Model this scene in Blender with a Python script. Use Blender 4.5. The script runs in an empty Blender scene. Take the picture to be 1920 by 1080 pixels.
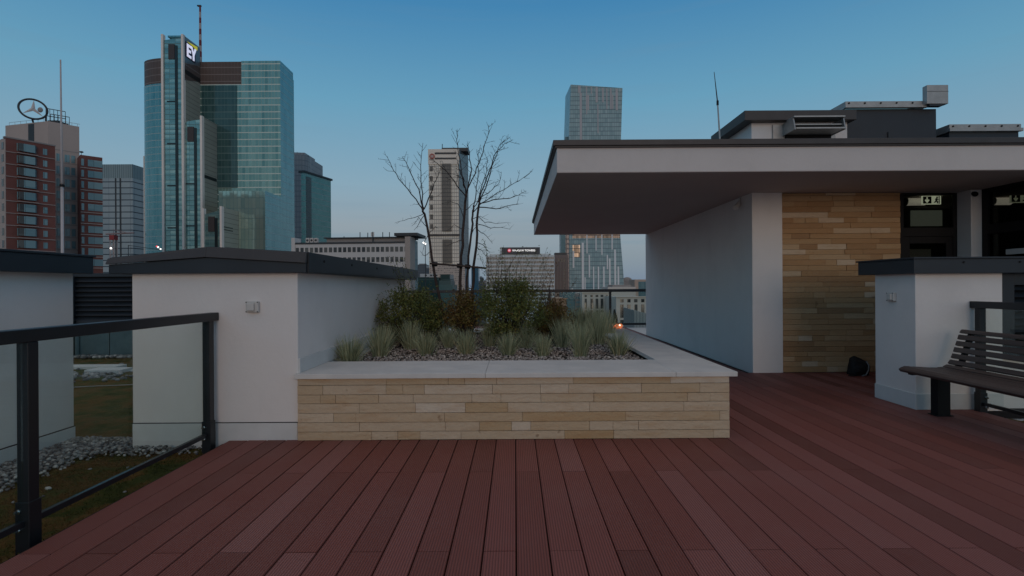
import bpy, math, random
from mathutils import Vector, Matrix
random.seed(7)
R = math.radians
SC = bpy.context.scene
COL = SC.collection

# ------------------------------------------------------------------ camera
CX, CY, F, EYE, ROLL = 965.0, 537.0, 1000.0, 1.25, R(0.36)
cam = bpy.data.cameras.new('camera')
cam.sensor_width = 36.0
cam.lens = F / 1920 * 36
cam.shift_x = -(CX - 960) / 1920
cam.shift_y = (CY - 540) / 1920
cam.clip_start = 0.05
cam.clip_end = 6000
camo = bpy.data.objects.new('camera', cam)
COL.objects.link(camo)
camo.location = (0, 0, EYE)
camo.rotation_euler = (R(90), ROLL, 0)
SC.camera = camo

# ------------------------------------------------------------------ sky, sun, exposure
SUN_EL, SUN_AZ = R(8.0), R(173)          # azimuth clockwise from +Y: behind the camera
world = bpy.data.worlds.new('World')
SC.world = world
world.use_nodes = True
wn, wl = world.node_tree.nodes, world.node_tree.links
wn.clear()
sky = wn.new('ShaderNodeTexSky')
sky.sky_type = 'NISHITA'
sky.sun_disc = False
sky.sun_elevation = SUN_EL
sky.sun_rotation = SUN_AZ
sky.altitude = 120
sky.air_density = 1.0
sky.dust_density = 0.6
sky.ozone_density = 2.0
# the dusk gradient by elevation (warm bright zenith added as unseen fill, blue below it, pale band, earth shadow at the horizon) added to the Nishita sky
tcw = wn.new('ShaderNodeTexCoord')
sxyz = wn.new('ShaderNodeSeparateXYZ')
wl.new(tcw.outputs['Generated'], sxyz.inputs[0])
asn = wn.new('ShaderNodeMath'); asn.operation = 'ARCSINE'
wl.new(sxyz.outputs[2], asn.inputs[0])
el = wn.new('ShaderNodeMath'); el.operation = 'DIVIDE'; el.inputs[1].default_value = math.pi / 2
wl.new(asn.outputs[0], el.inputs[0])
rmp = wn.new('ShaderNodeValToRGB')
SKY = [(0.0, (.120, .190, .300)), (.035, (.190, .238, .300)), (.07, (.245, .290, .335)), (.118, (.215, .335, .420)), (.207, (.120, .310, .450)),
       (.311, (.045, .205, .400)), (.48, (.27, .26, .29)), (1.0, (.47, .37, .30))]
els = rmp.color_ramp.elements
while len(els) < len(SKY): els.new(.5)
for e, (p, c) in zip(els, SKY):
    e.position = p; e.color = (*c, 1)
wl.new(el.outputs[0], rmp.inputs[0])
# thin streaks of cloud low over the horizon
mpw = wn.new('ShaderNodeMapping'); mpw.inputs['Scale'].default_value = (1.6, 1.6, 26)
wl.new(tcw.outputs['Generated'], mpw.inputs[0])
nzw = wn.new('ShaderNodeTexNoise'); nzw.inputs['Scale'].default_value = 2.2; nzw.inputs['Detail'].default_value = 5
wl.new(mpw.outputs[0], nzw.inputs['Vector'])
crw = wn.new('ShaderNodeValToRGB'); crw.color_ramp.elements[0].position = .52; crw.color_ramp.elements[1].position = .72
crw.color_ramp.elements[1].color = (.75, .75, .75, 1)
wl.new(nzw.outputs['Fac'], crw.inputs[0])
low = wn.new('ShaderNodeMapRange'); low.inputs[1].default_value = .03; low.inputs[2].default_value = .16; low.inputs[3].default_value = 1; low.inputs[4].default_value = .12
wl.new(sxyz.outputs[2], low.inputs[0])
cf = wn.new('ShaderNodeMath'); cf.operation = 'MULTIPLY'
wl.new(crw.outputs[0], cf.inputs[0]); wl.new(low.outputs[0], cf.inputs[1])
cm = wn.new('ShaderNodeMix'); cm.data_type = 'RGBA'
wl.new(cf.outputs[0], cm.inputs[0]); wl.new(rmp.outputs[0], cm.inputs[6]); cm.inputs[7].default_value = (.150, .235, .315, 1)
gs = wn.new('ShaderNodeVectorMath'); gs.operation = 'SCALE'; gs.inputs['Scale'].default_value = 10.0
wl.new(cm.outputs[2], gs.inputs[0])
ns = wn.new('ShaderNodeVectorMath'); ns.operation = 'SCALE'; ns.inputs['Scale'].default_value = .12
wl.new(sky.outputs[0], ns.inputs[0])
ad = wn.new('ShaderNodeVectorMath'); ad.operation = 'ADD'
wl.new(gs.outputs[0], ad.inputs[0]); wl.new(ns.outputs[0], ad.inputs[1])
bg = wn.new('ShaderNodeBackground')
bg.inputs['Strength'].default_value = 0.10
wo = wn.new('ShaderNodeOutputWorld')
wl.new(ad.outputs[0], bg.inputs['Color'])
wl.new(bg.outputs[0], wo.inputs['Surface'])

sun = bpy.data.lights.new('sun', 'SUN')
sun.energy = 0.40
sun.angle = R(26)
sun.color = (1.0, 0.74, 0.58)
suno = bpy.data.objects.new('sun', sun)
COL.objects.link(suno)
sd = Vector((math.sin(SUN_AZ) * math.cos(SUN_EL), math.cos(SUN_AZ) * math.cos(SUN_EL), math.sin(SUN_EL)))
suno.rotation_euler = sd.to_track_quat('Z', 'Y').to_euler()
suno.location = sd * 50

SC.view_settings.view_transform = 'Standard'
SC.view_settings.look = 'None'
SC.view_settings.gamma = 1
SC.view_settings.exposure = 0.0
SC.cycles.max_bounces = 8
SC.cycles.transparent_max_bounces = 24

# ------------------------------------------------------------------ helpers
def ray(px, py):
    u, v = (px - CX) / F, (CY - py) / F
    c, s = math.cos(ROLL), math.sin(ROLL)
    return (u * c + v * s, -u * s + v * c)

def pt(px, py, Y):
    r = ray(px, py)
    return Vector((r[0] * Y, Y, EYE + r[1] * Y))

def tag(o, label=None, cat=None, group=None, kind=None):
    if label: o['label'] = label
    if cat: o['category'] = cat
    if group: o['group'] = group
    if kind: o['kind'] = kind
    return o

ORG = {}
def thing(name, label, cat, loc=(0, 0, 0), group=None):
    o = bpy.data.objects.new(name, None)
    o.empty_display_size = 0.2
    COL.objects.link(o)
    o.location = loc
    ORG[o.name] = Vector(loc)
    return tag(o, label, cat, group)

class MB:
    """collects shapes; build() links them as one mesh object with metre UVs"""
    def __init__(s):
        s.v, s.f, s.t, s.m = [], [], [], []
        s.tint, s.mi = 0.5, 0
    def add(s, vs, fs):
        b = len(s.v)
        s.v += [tuple(v) for v in vs]
        for f in fs:
            s.f.append(tuple(i + b for i in f))
            s.t.append(s.tint); s.m.append(s.mi)
        return s
    def hexa(s, p):
        return s.add(p, [(0, 3, 2, 1), (4, 5, 6, 7), (0, 1, 5, 4), (1, 2, 6, 5), (2, 3, 7, 6), (3, 0, 4, 7)])
    def box(s, x0, x1, y0, y1, z0, z1):
        return s.hexa([(x0, y0, z0), (x1, y0, z0), (x1, y1, z0), (x0, y1, z0),
                       (x0, y0, z1), (x1, y0, z1), (x1, y1, z1), (x0, y1, z1)])
    def prism(s, plan, z0, z1):
        """plan: counter-clockwise seen from above; z1 number or list per corner"""
        n = len(plan)
        zt = z1 if isinstance(z1, (list, tuple)) else [z1] * n
        vs = [(p[0], p[1], z0) for p in plan] + [(p[0], p[1], z) for p, z in zip(plan, zt)]
        fs = [tuple(range(n))[::-1], tuple(range(n, 2 * n))]
        fs += [(i, (i + 1) % n, n + (i + 1) % n, n + i) for i in range(n)]
        return s.add(vs, fs)
    def extrude(s, prof, axis, a0, a1):
        """profile in the plane across axis ('x': (y,z), 'y': (x,z)) swept a0..a1"""
        n = len(prof)
        def P(p, a): return (a, p[0], p[1]) if axis == 'x' else (p[0], a, p[1])
        vs = [P(p, a0) for p in prof] + [P(p, a1) for p in prof]
        fs = [tuple(range(n)), tuple(range(n, 2 * n))[::-1]]
        fs += [(i, n + i, n + (i + 1) % n, (i + 1) % n) for i in range(n)]
        return s.add(vs, fs)
    def tube(s, pts, rad, n=8, cap=True):
        pts = [Vector(p) for p in pts]
        if not isinstance(rad, (list, tuple)): rad = [rad] * len(pts)
        vs, fs = [], []
        ref = None
        for i, p in enumerate(pts):
            d = (pts[min(i + 1, len(pts) - 1)] - pts[max(i - 1, 0)])
            if d.length < 1e-9: d = Vector((0, 0, 1))
            d.normalize()
            if ref is None:
                ref = Vector((1, 0, 0)) if abs(d.x) < .8 else Vector((0, 1, 0))
            a = (ref - d * ref.dot(d)).normalized()
            b = d.cross(a)
            ref = a
            for k in range(n):
                an = 2 * math.pi * k / n
                vs.append(p + (a * math.cos(an) + b * math.sin(an)) * rad[i])
        for i in range(len(pts) - 1):
            for k in range(n):
                k2 = (k + 1) % n
                fs.append((i * n + k, i * n + k2, (i + 1) * n + k2, (i + 1) * n + k))
        if cap:
            fs.append(tuple(range(n))[::-1])
            fs.append(tuple((len(pts) - 1) * n + k for k in range(n)))
        return s.add(vs, fs)
    def ball(s, c, r, n=10, m=7, sx=1, sy=1, sz=1):
        c = Vector(c)
        vs, fs = [c + Vector((0, 0, -r * sz))], []
        for j in range(1, m):
            th = -math.pi / 2 + math.pi * j / m
            for k in range(n):
                a = 2 * math.pi * k / n
                vs.append(c + Vector((r * sx * math.cos(th) * math.cos(a), r * sy * math.cos(th) * math.sin(a), r * sz * math.sin(th))))
        vs.append(c + Vector((0, 0, r * sz)))
        L = len(vs) - 1
        for k in range(n):
            fs.append((0, 1 + (k + 1) % n, 1 + k))
            fs.append((L, L - n + k, L - n + (k + 1) % n))
        for j in range(m - 2):
            for k in range(n):
                a, b = 1 + j * n + k, 1 + j * n + (k + 1) % n
                fs.append((a, b, b + n, a + n))
        return s.add(vs, fs)
    def facebox(s, fc, s0, s1, z0, z1, d0, d1):
        """box on a facade: along s, height z, from d0 to d1 in front of it"""
        p = [fc.p(s0, d1), fc.p(s1, d1), fc.p(s1, d0), fc.p(s0, d0)]
        return s.hexa([(q[0], q[1], z0) for q in p] + [(q[0], q[1], z1) for q in p])
    def build(s, name, mat, parent=None, bevel=0, smooth=False):
        o0 = ORG.get(parent.name, Vector((0, 0, 0))) if parent is not None else Vector((0, 0, 0))
        if parent is not None and parent.name not in ORG: o0 = Vector((0, 0, 0))
        me = bpy.data.meshes.new(name)
        me.from_pydata([(v[0] - o0.x, v[1] - o0.y, v[2] - o0.z) for v in s.v], [], s.f)
        uv = me.uv_layers.new(name='UVMap')
        buf = [0.0] * (2 * len(me.loops))
        tb = []
        for p in me.polygons:
            n = p.normal
            if abs(n.z) < .75:
                l = math.hypot(n.x, n.y) or 1
                tx, ty = -n.y / l, n.x / l
                for li in p.loop_indices:
                    q = s.v[me.loops[li].vertex_index]
                    buf[2 * li] = q[0] * tx + q[1] * ty
                    buf[2 * li + 1] = q[2]
            else:
                for li in p.loop_indices:
                    q = s.v[me.loops[li].vertex_index]
                    buf[2 * li] = q[0]; buf[2 * li + 1] = q[1]
        uv.data.foreach_set('uv', buf)
        at = me.attributes.new('tint', 'FLOAT', 'FACE')
        at.data.foreach_set('value', s.t)
        for m in (mat if isinstance(mat, (list, tuple)) else [mat]): me.materials.append(m)
        if any(s.m): me.polygons.foreach_set('material_index', s.m)
        if smooth: me.polygons.foreach_set('use_smooth', [True] * len(me.polygons))
        o = bpy.data.objects.new(name, me)
        COL.objects.link(o)
        if parent is not None:
            o.parent = parent
            ORG[o.name] = o0
        if bevel:
            md = o.modifiers.new('bevel', 'BEVEL')
            md.width = bevel; md.segments = 2; md.limit_method = 'ANGLE'; md.angle_limit = R(40)
        return o

class Face:
    """a facade from plan point a (left) to b (right), seen from outside"""
    def __init__(s, a, b):
        s.a, s.b = Vector((a[0], a[1])), Vector((b[0], b[1]))
        d = s.b - s.a
        s.L = d.length
        s.t = d / s.L
        s.n = Vector((s.t.y, -s.t.x))
    def p(s, u, d=0): return s.a + s.t * u + s.n * d
    def hit(s, px, py=540):
        """(s, z) where the sight line through that pixel meets the facade"""
        rx, rz = ray(px, py)
        # (rx*Y, Y) = a + t*u
        den = s.t.x - rx * s.t.y
        u = (rx * s.a.y - s.a.x) / den
        Y = s.a.y + s.t.y * u
        return u, EYE + rz * Y

def copy_tree(o, parent=None):
    c = o.copy(); COL.objects.link(c)
    c.parent = parent
    for ch in list(o.children): copy_tree(ch, c)
    return c

def text_mesh(name, txt, size, mat, origin, xdir, updir, depth=.01, parent=None, align='LEFT', bold=0.0, sx=1.0):
    cu = bpy.data.curves.new(name, 'FONT')
    cu.body = txt; cu.size = size; cu.extrude = depth; cu.align_x = align; cu.offset = bold
    to = bpy.data.objects.new(name + '_tmp', cu)
    COL.objects.link(to)
    bpy.context.view_layer.update()
    dg = bpy.context.evaluated_depsgraph_get()
    me = bpy.data.meshes.new_from_object(to.evaluated_get(dg))
    bpy.data.objects.remove(to)
    x, u = Vector(xdir).normalized(), Vector(updir).normalized()
    w = x.cross(u)
    o0 = ORG.get(parent.name, Vector((0, 0, 0))) if parent is not None else Vector((0, 0, 0))
    M = Matrix(((x.x * sx, u.x, w.x, origin[0] - o0.x), (x.y * sx, u.y, w.y, origin[1] - o0.y), (x.z * sx, u.z, w.z, origin[2] - o0.z), (0, 0, 0, 1)))
    me.transform(M)
    me.materials.clear(); me.materials.append(mat)
    me.name = name
    o = bpy.data.objects.new(name, me)
    COL.objects.link(o)
    if parent is not None: o.parent = parent; ORG[o.name] = o0
    return o

# ------------------------------------------------------------------ materials
def newmat(name):
    m = bpy.data.materials.new(name)
    m.use_nodes = True
    nt = m.node_tree
    return m, nt, nt.nodes['Principled BSDF']

def mth(nt, op, a, b=None, c=None):
    n = nt.nodes.new('ShaderNodeMath'); n.operation = op
    for i, x in enumerate((a, b, c)):
        if x is None: continue
        if isinstance(x, (int, float)): n.inputs[i].default_value = x
        else: nt.links.new(x, n.inputs[i])
    return n.outputs[0]

def mixc(nt, fac, a, b):
    n = nt.nodes.new('ShaderNodeMix'); n.data_type = 'RGBA'
    if isinstance(fac, (int, float)): n.inputs[0].default_value = fac
    else: nt.links.new(fac, n.inputs[0])
    for i, x in ((6, a), (7, b)):
        if isinstance(x, (tuple, list)): n.inputs[i].default_value = (*x[:3], 1)
        else: nt.links.new(x, n.inputs[i])
    return n.outputs[2]

def noise(nt, scale, detail=4, vec=None, rough=.55, coord='Object'):
    tc = nt.nodes.new('ShaderNodeTexCoord')
    n = nt.nodes.new('ShaderNodeTexNoise')
    n.inputs['Scale'].default_value = scale
    n.inputs['Detail'].default_value = detail
    n.inputs['Roughness'].default_value = rough
    nt.links.new(vec if vec is not None else tc.outputs[coord], n.inputs['Vector'])
    return n.outputs['Fac']

def stretch(nt, sx, sy, sz, coord='Object'):
    tc = nt.nodes.new('ShaderNodeTexCoord')
    mp = nt.nodes.new('ShaderNodeMapping')
    mp.inputs['Scale'].default_value = (sx, sy, sz)
    nt.links.new(tc.outputs[coord], mp.inputs[0])
    return mp.outputs[0]

def ramp(nt, fac, stops):
    n = nt.nodes.new('ShaderNodeValToRGB')
    el = n.color_ramp.elements
    while len(el) < len(stops): el.new(.5)
    for e, (p, c) in zip(el, stops):
        e.position = p; e.color = (*c[:3], 1)
    nt.links.new(fac, n.inputs[0])
    return n.outputs[0]

def bump(nt, bs, h, strength=.2, dist=.01):
    b = nt.nodes.new('ShaderNodeBump')
    b.inputs['Strength'].default_value = strength
    b.inputs['Distance'].default_value = dist
    nt.links.new(h, b.inputs['Height'])
    nt.links.new(b.outputs[0], bs.inputs['Normal'])

def tintnode(nt):
    n = nt.nodes.new('ShaderNodeAttribute'); n.attribute_name = 'tint'
    return n.outputs['Fac']

def plain(name, c, rough=.6, metal=0, var=.12, nscale=6, bumps=0, bscale=60, spec=.5, c2=None):
    m, nt, b = newmat(name)
    f = noise(nt, nscale)
    d = c2 or tuple(x * (1 - var * 2) for x in c)
    col = ramp(nt, f, [(.3, d), (.7, c)])
    nt.links.new(col, b.inputs['Base Color'])
    b.inputs['Roughness'].default_value = rough
    b.inputs['Metallic'].default_value = metal
    b.inputs['Specular IOR Level'].default_value = spec
    if bumps: bump(nt, b, noise(nt, bscale, 6), bumps, .004)
    return m

def emit(name, c, strength):
    m, nt, b = newmat(name)
    b.inputs['Base Color'].default_value = (*c, 1)
    b.inputs['Emission Color'].default_value = (*c, 1)
    b.inputs['Emission Strength'].default_value = strength
    return m

def facade(name, base, alt, line, du, dv, wu, wv, rough=.12, spec=.5, wob=.02, jit=.5, metal=0.0, band=None, bandc=None, lrough=.5, mull=None, cols=0.0):
    """curtain wall in metre UVs: panes du x dv with mullions wu and floor lines wv wide"""
    m, nt, b = newmat(name)
    uvn = nt.nodes.new('ShaderNodeUVMap')
    sp = nt.nodes.new('ShaderNodeSeparateXYZ')
    nt.links.new(uvn.outputs[0], sp.inputs[0])
    u, v = mth(nt, 'DIVIDE', sp.outputs[0], du), mth(nt, 'DIVIDE', sp.outputs[1], dv)
    fu, fv = mth(nt, 'FRACT', u), mth(nt, 'FRACT', v)
    iu, iv = mth(nt, 'FLOOR', u), mth(nt, 'FLOOR', v)
    cx = nt.nodes.new('ShaderNodeCombineXYZ')
    nt.links.new(iu, cx.inputs[0]); nt.links.new(iv, cx.inputs[1])
    wnz = nt.nodes.new('ShaderNodeTexWhiteNoise'); wnz.noise_dimensions = '3D'
    nt.links.new(cx.outputs[0], wnz.inputs['Vector'])
    big = noise(nt, .05, 3)
    f = mth(nt, 'ADD', mth(nt, 'MULTIPLY', wnz.outputs['Value'], jit), mth(nt, 'MULTIPLY', big, 1 - jit))
    if cols:  # random column tones stand in for vertical reflection streaks in the glass
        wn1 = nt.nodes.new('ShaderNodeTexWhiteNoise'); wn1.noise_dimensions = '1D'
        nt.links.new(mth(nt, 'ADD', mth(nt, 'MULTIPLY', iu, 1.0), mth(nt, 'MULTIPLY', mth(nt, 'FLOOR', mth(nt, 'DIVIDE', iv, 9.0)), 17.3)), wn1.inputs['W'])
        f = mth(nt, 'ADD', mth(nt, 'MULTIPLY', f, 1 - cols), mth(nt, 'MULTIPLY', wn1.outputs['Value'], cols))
    col = mixc(nt, f, base, alt)
    mask = mth(nt, 'MAXIMUM', mth(nt, 'LESS_THAN', fu, wu), mth(nt, 'LESS_THAN', fv, wv))
    if band:
        bm = mth(nt, 'LESS_THAN', fv, band)
        col = mixc(nt, bm, col, bandc)
    if mull:
        col = mixc(nt, mth(nt, 'LESS_THAN', fu, wu), col, mull)
        col = mixc(nt, mth(nt, 'LESS_THAN', fv, wv), col, line)
    else:
        col = mixc(nt, mask, col, line)
    nt.links.new(col, b.inputs['Base Color'])
    rg = mth(nt, 'ADD', mth(nt, 'MULTIPLY', mask, lrough - rough), rough)
    nt.links.new(rg, b.inputs['Roughness'])
    b.inputs['Specular IOR Level'].default_value = spec
    if metal: nt.links.new(mth(nt, 'MULTIPLY', mth(nt, 'SUBTRACT', 1.0, mask), metal), b.inputs['Metallic'])
    if wob:
        # every pane sits at its own slight angle
        geo = nt.nodes.new('ShaderNodeNewGeometry')
        va = nt.nodes.new('ShaderNodeVectorMath'); va.operation = 'SUBTRACT'
        nt.links.new(wnz.outputs['Color'], va.inputs[0]); va.inputs[1].default_value = (.5, .5, .5)
        vs = nt.nodes.new('ShaderNodeVectorMath'); vs.operation = 'SCALE'
        nt.links.new(va.outputs[0], vs.inputs[0]); vs.inputs['Scale'].default_value = wob
        vd = nt.nodes.new('ShaderNodeVectorMath'); vd.operation = 'ADD'
        nt.links.new(geo.outputs['Normal'], vd.inputs[0]); nt.links.new(vs.outputs[0], vd.inputs[1])
        vn = nt.nodes.new('ShaderNodeVectorMath'); vn.operation = 'NORMALIZE'
        nt.links.new(vd.outputs[0], vn.inputs[0])
        nt.links.new(vn.outputs[0], b.inputs['Normal'])
    return m

def pane(name, tint, gloss=.12, rough=.02):
    """thin sheet of glass: tinted see-through plus a mirror share"""
    m, nt, b = newmat(name)
    out = nt.nodes['Material Output']
    nt.nodes.remove(b)
    tr = nt.nodes.new('ShaderNodeBsdfTransparent'); tr.inputs[0].default_value = (*tint, 1)
    gl = nt.nodes.new('ShaderNodeBsdfGlossy'); gl.inputs['Roughness'].default_value = rough
    gl.inputs[0].default_value = (.9, 1, 1, 1)
    fr = nt.nodes.new('ShaderNodeFresnel'); fr.inputs[0].default_value = 1.45
    mx = nt.nodes.new('ShaderNodeMixShader')
    nt.links.new(mth(nt, 'MULTIPLY', fr.outputs[0], gloss * .7), mx.inputs[0])
    nt.links.new(tr.outputs[0], mx.inputs[1]); nt.links.new(gl.outputs[0], mx.inputs[2])
    nt.links.new(mx.outputs[0], out.inputs['Surface'])
    return m

M = {}
def plaster_mat(name, c):
    m, nt, b = newmat(name)
    mott = noise(nt, 1.1, 6, rough=.65)
    streak = noise(nt, 1.0, 5, stretch(nt, 2.6, 2.6, .5))
    grit = noise(nt, 210, 3)
    k = mth(nt, 'ADD', mth(nt, 'MULTIPLY', mott, .65), mth(nt, 'MULTIPLY', streak, .35))
    col = ramp(nt, k, [(.30, tuple(x * .88 for x in c)), (.5, tuple(x * .97 for x in c)), (.72, c)])
    col = mixc(nt, mth(nt, 'MULTIPLY', grit, .10), col, tuple(x * .6 for x in c))
    nt.links.new(col, b.inputs['Base Color'])
    b.inputs['Roughness'].default_value = .92
    b.inputs['Specular IOR Level'].default_value = .15
    bump(nt, b, mth(nt, 'ADD', grit, mth(nt, 'MULTIPLY', noise(nt, 22, 5), 1.2)), .45, .004)
    return m
M['plaster'] = plaster_mat('plaster', (.81, .775, .745))
M['fascia'] = plaster_mat('fascia_plaster', (.68, .63, .60))
M['plinth'] = plain('plinth_render', (.66, .67, .66), .9, var=.06, nscale=4, bumps=.3, bscale=160, spec=.15)
M['anthracite'] = plain('anthracite_sheet', (.021, .029, .038), .5, metal=.1, var=.12, nscale=2.5, bumps=.05, bscale=8)
M['rail_metal'] = plain('rail_metal', (.017, .021, .026), .38, metal=.2, var=.1, nscale=5)
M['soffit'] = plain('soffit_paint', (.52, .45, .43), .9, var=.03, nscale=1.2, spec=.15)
M['black_metal'] = plain('black_metal', (.007, .007, .008), .6, var=.1, spec=.25)
M['galv'] = plain('galvanised', (.42, .42, .41), .5, metal=.6, var=.1, nscale=9)
M['bolt'] = plain('steel_bolt', (.7, .7, .7), .25, metal=1)
M['whitebox'] = plain('white_plastic', (.58, .57, .54), .5, var=.04)
M['soil'] = plain('soil', (.05, .04, .03), .95, bumps=.6, bscale=40)
M['glass_rail'] = pane('rail_glass', (.90, .95, .94), .10)
M['glass_door'] = pane('door_glass', (.50, .50, .47), .16)
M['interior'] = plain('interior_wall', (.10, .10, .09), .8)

def stone_mat(name, cols, bumps=.5):
    m, nt, b = newmat(name)
    t = tintnode(nt)
    c = ramp(nt, t, cols)
    n1 = noise(nt, 3.0, 6, stretch(nt, 1, 1, 5))
    n2 = noise(nt, 26, 5, stretch(nt, .5, .5, 1.6))
    c = mixc(nt, mth(nt, 'MULTIPLY', ramp(nt, n1, [(.5, (0, 0, 0)), (.75, (1, 1, 1))]), .5), c, (.46, .24, .09))
    c = mixc(nt, mth(nt, 'MULTIPLY', n2, .45), c, (.36, .28, .20))
    n3 = noise(nt, 9, 2)
    c = mixc(nt, mth(nt, 'MULTIPLY', ramp(nt, n3, [(.70, (0, 0, 0)), (.76, (1, 1, 1))]), .5), c, (.16, .08, .035))
    nt.links.new(c, b.inputs['Base Color'])
    b.inputs['Roughness'].default_value = .85
    b.inputs['Specular IOR Level'].default_value = .2
    bump(nt, b, mth(nt, 'ADD', noise(nt, 45, 7), mth(nt, 'MULTIPLY', noise(nt, 9, 4, stretch(nt, 1, 1, 2.5)), 1.5)), .9, .008)
    return m
M['stone'] = stone_mat('sandstone', [(0, (.47, .27, .11)), (.15, (.55, .39, .22)), (.5, (.62, .485, .335)), (.8, (.68, .55, .40)), (1, (.73, .63, .50))])
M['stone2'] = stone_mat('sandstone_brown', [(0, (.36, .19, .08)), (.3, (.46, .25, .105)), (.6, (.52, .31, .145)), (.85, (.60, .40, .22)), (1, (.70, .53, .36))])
M['coping'] = plain('coping_stone', (.70, .68, .64), .75, var=.08, nscale=3.5, bumps=.25, bscale=70, c2=(.57, .565, .54))

def deck_mat():
    m, nt, b = newmat('composite_deck')
    t = tintnode(nt)
    c = ramp(nt, t, [(0, (.165, .040, .028)), (.35, (.240, .061, .045)), (.7, (.285, .084, .068)), (1, (.335, .130, .115))])
    n = noise(nt, 2.0, 5)
    c = mixc(nt, mth(nt, 'MULTIPLY', n, .3), c, (.17, .085, .072))
    wear = ramp(nt, noise(nt, .9, 7, rough=.7), [(.48, (0, 0, 0)), (.70, (1, 1, 1))])
    c = mixc(nt, mth(nt, 'MULTIPLY', wear, .26), c, (.30, .16, .145))
    spots = ramp(nt, noise(nt, 34, 3), [(.70, (0, 0, 0)), (.76, (1, 1, 1))])
    c = mixc(nt, mth(nt, 'MULTIPLY', spots, .4), c, (.08, .035, .03))
    fine = noise(nt, 90, 4, stretch(nt, 1, .12, 1))
    c = mixc(nt, mth(nt, 'MULTIPLY', fine, .25), c, (.30, .15, .13))
    sp = nt.nodes.new('ShaderNodeSeparateXYZ')
    tc = nt.nodes.new('ShaderNodeTexCoord')
    nt.links.new(tc.outputs['Object'], sp.inputs[0])
    wv = mth(nt, 'SINE', mth(nt, 'MULTIPLY', sp.outputs[0], 2 * math.pi / .0131))
    c = mixc(nt, mth(nt, 'MULTIPLY', mth(nt, 'LESS_THAN', wv, -.35), .55), c, (.07, .022, .018))
    nt.links.new(c, b.inputs['Base Color'])
    b.inputs['Roughness'].default_value = .62
    b.inputs['Specular IOR Level'].default_value = .32
    bump(nt, b, wv, .5, .0016)
    return m
M['deck'] = deck_mat()
M['under'] = plain('under_deck', (.012, .010, .010), .95)

def bench_mat():
    m, nt, b = newmat('weathered_slats')
    n = noise(nt, 14, 6, stretch(nt, 1, .06, 1))
    c = ramp(nt, n, [(.3, (.042, .028, .024)), (.7, (.090, .062, .053))])
    c = mixc(nt, tintnode(nt), c, (.05, .042, .042))
    nt.links.new(c, b.inputs['Base Color'])
    b.inputs['Roughness'].default_value = .55
    bump(nt, b, n, .3, .002)
    return m
M['bench'] = bench_mat()

def leafy(name, stops, rough=.6, trans=.25):
    m, nt, b = newmat(name)
    c = ramp(nt, tintnode(nt), stops)
    nt.links.new(c, b.inputs['Base Color'])
    b.inputs['Roughness'].default_value = rough
    b.inputs['Specular IOR Level'].default_value = .25
    b.inputs['Transmission Weight'].default_value = 0
    return m
M['tuft'] = leafy('tuft_blades', [(0, (.105, .135, .078)), (.40, (.285, .330, .205)), (.75, (.50, .51, .33)), (1, (.64, .53, .31))])
M['shrub_green'] = leafy('shrub_leaves', [(0, (.045, .062, .020)), (.5, (.120, .150, .042)), (.8, (.19, .19, .050)), (1, (.25, .18, .06))])
M['shrub_rust'] = leafy('shrub_leaves_rust', [(0, (.055, .040, .016)), (.45, (.150, .090, .030)), (.8, (.15, .15, .04)), (1, (.27, .16, .05))])
M['bark'] = plain('bark', (.060, .038, .030), .85, bumps=.5, bscale=50, c2=(.030, .022, .020))
M['twig'] = plain('twig', (.035, .026, .024), .8)
def pebble_mat(name, stops):
    m, nt, b = newmat(name)
    c = ramp(nt, tintnode(nt), stops)
    nt.links.new(c, b.inputs['Base Color'])
    b.inputs['Roughness'].default_value = .75
    return m
M['pebble'] = pebble_mat('pebbles', [(0, (.17, .14, .125)), (.35, (.33, .275, .24)), (.75, (.48, .41, .36)), (1, (.70, .63, .56))])
M['cobble'] = pebble_mat('river_stones', [(0, (.07, .07, .07)), (.4, (.18, .18, .175)), (.8, (.32, .32, .31)), (1, (.52, .51, .48))])
def moss_mat():
    m, nt, b = newmat('sedum_moss')
    n = noise(nt, 2.2, 8, rough=.7)
    c = ramp(nt, n, [(.30, (.030, .042, .012)), (.44, (.070, .080, .022)), (.54, (.15, .085, .030)), (.66, (.055, .085, .022)), (.8, (.12, .10, .035))])
    nt.links.new(c, b.inputs['Base Color'])
    b.inputs['Roughness'].default_value = .95
    b.inputs['Specular IOR Level'].default_value = .1
    bump(nt, b, noise(nt, 38, 8), 1.0, .03)
    return m
M['moss'] = moss_mat()

# ================================================================== the terrace: setting
def deck_ranges(xc):
    if xc < -2.43: return []
    if xc < -1.79: return [(-1.6, 4.385)]
    if xc < 1.75: return [(-1.6, 4.36), (8.99, 16.86)]
    if xc < 3.37: return [(-1.6, 16.86)]
    if xc < 4.60: return [(-1.6, 7.59)]
    if xc < 6.5: return [(5.95, 7.59)]
    return []
mb = MB()
rd = random.Random(3)
PW = .157
for k in range(-16, 42):
    x0, x1 = k * PW + .0032, (k + 1) * PW - .0032
    off = 3.60 if k % 2 == 0 else 2.52
    for (a, c) in deck_ranges((x0 + x1) / 2):
        cuts = [a] + [j for j in [off + 4 * i for i in range(-3, 5)] if a + .05 < j < c - .05] + [c]
        for y0, y1 in zip(cuts, cuts[1:]):
            mb.tint = min(1, max(0, rd.gauss(.46, .30)))
            ya, yb, dz = y0 + .0026, y1 - .0026, rd.uniform(-.0012, .0012)
            mb.extrude([(x0, -.025), (x1, -.025), (x1, -.003 + dz), (x1 - .003, dz), (x0 + .003, dz), (x0, -.003 + dz)], 'y', ya, yb)
tag(mb.build('deck', M['deck']), kind='structure')
mb = MB()
mb.box(-2.41, 4.58, -1.6, 5.3, -.09, -.030); mb.box(1.74, 6.5, 5.3, 7.6, -.09, -.030); mb.box(-1.8, 3.4, 7.6, 16.84, -.09, -.030)
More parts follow.
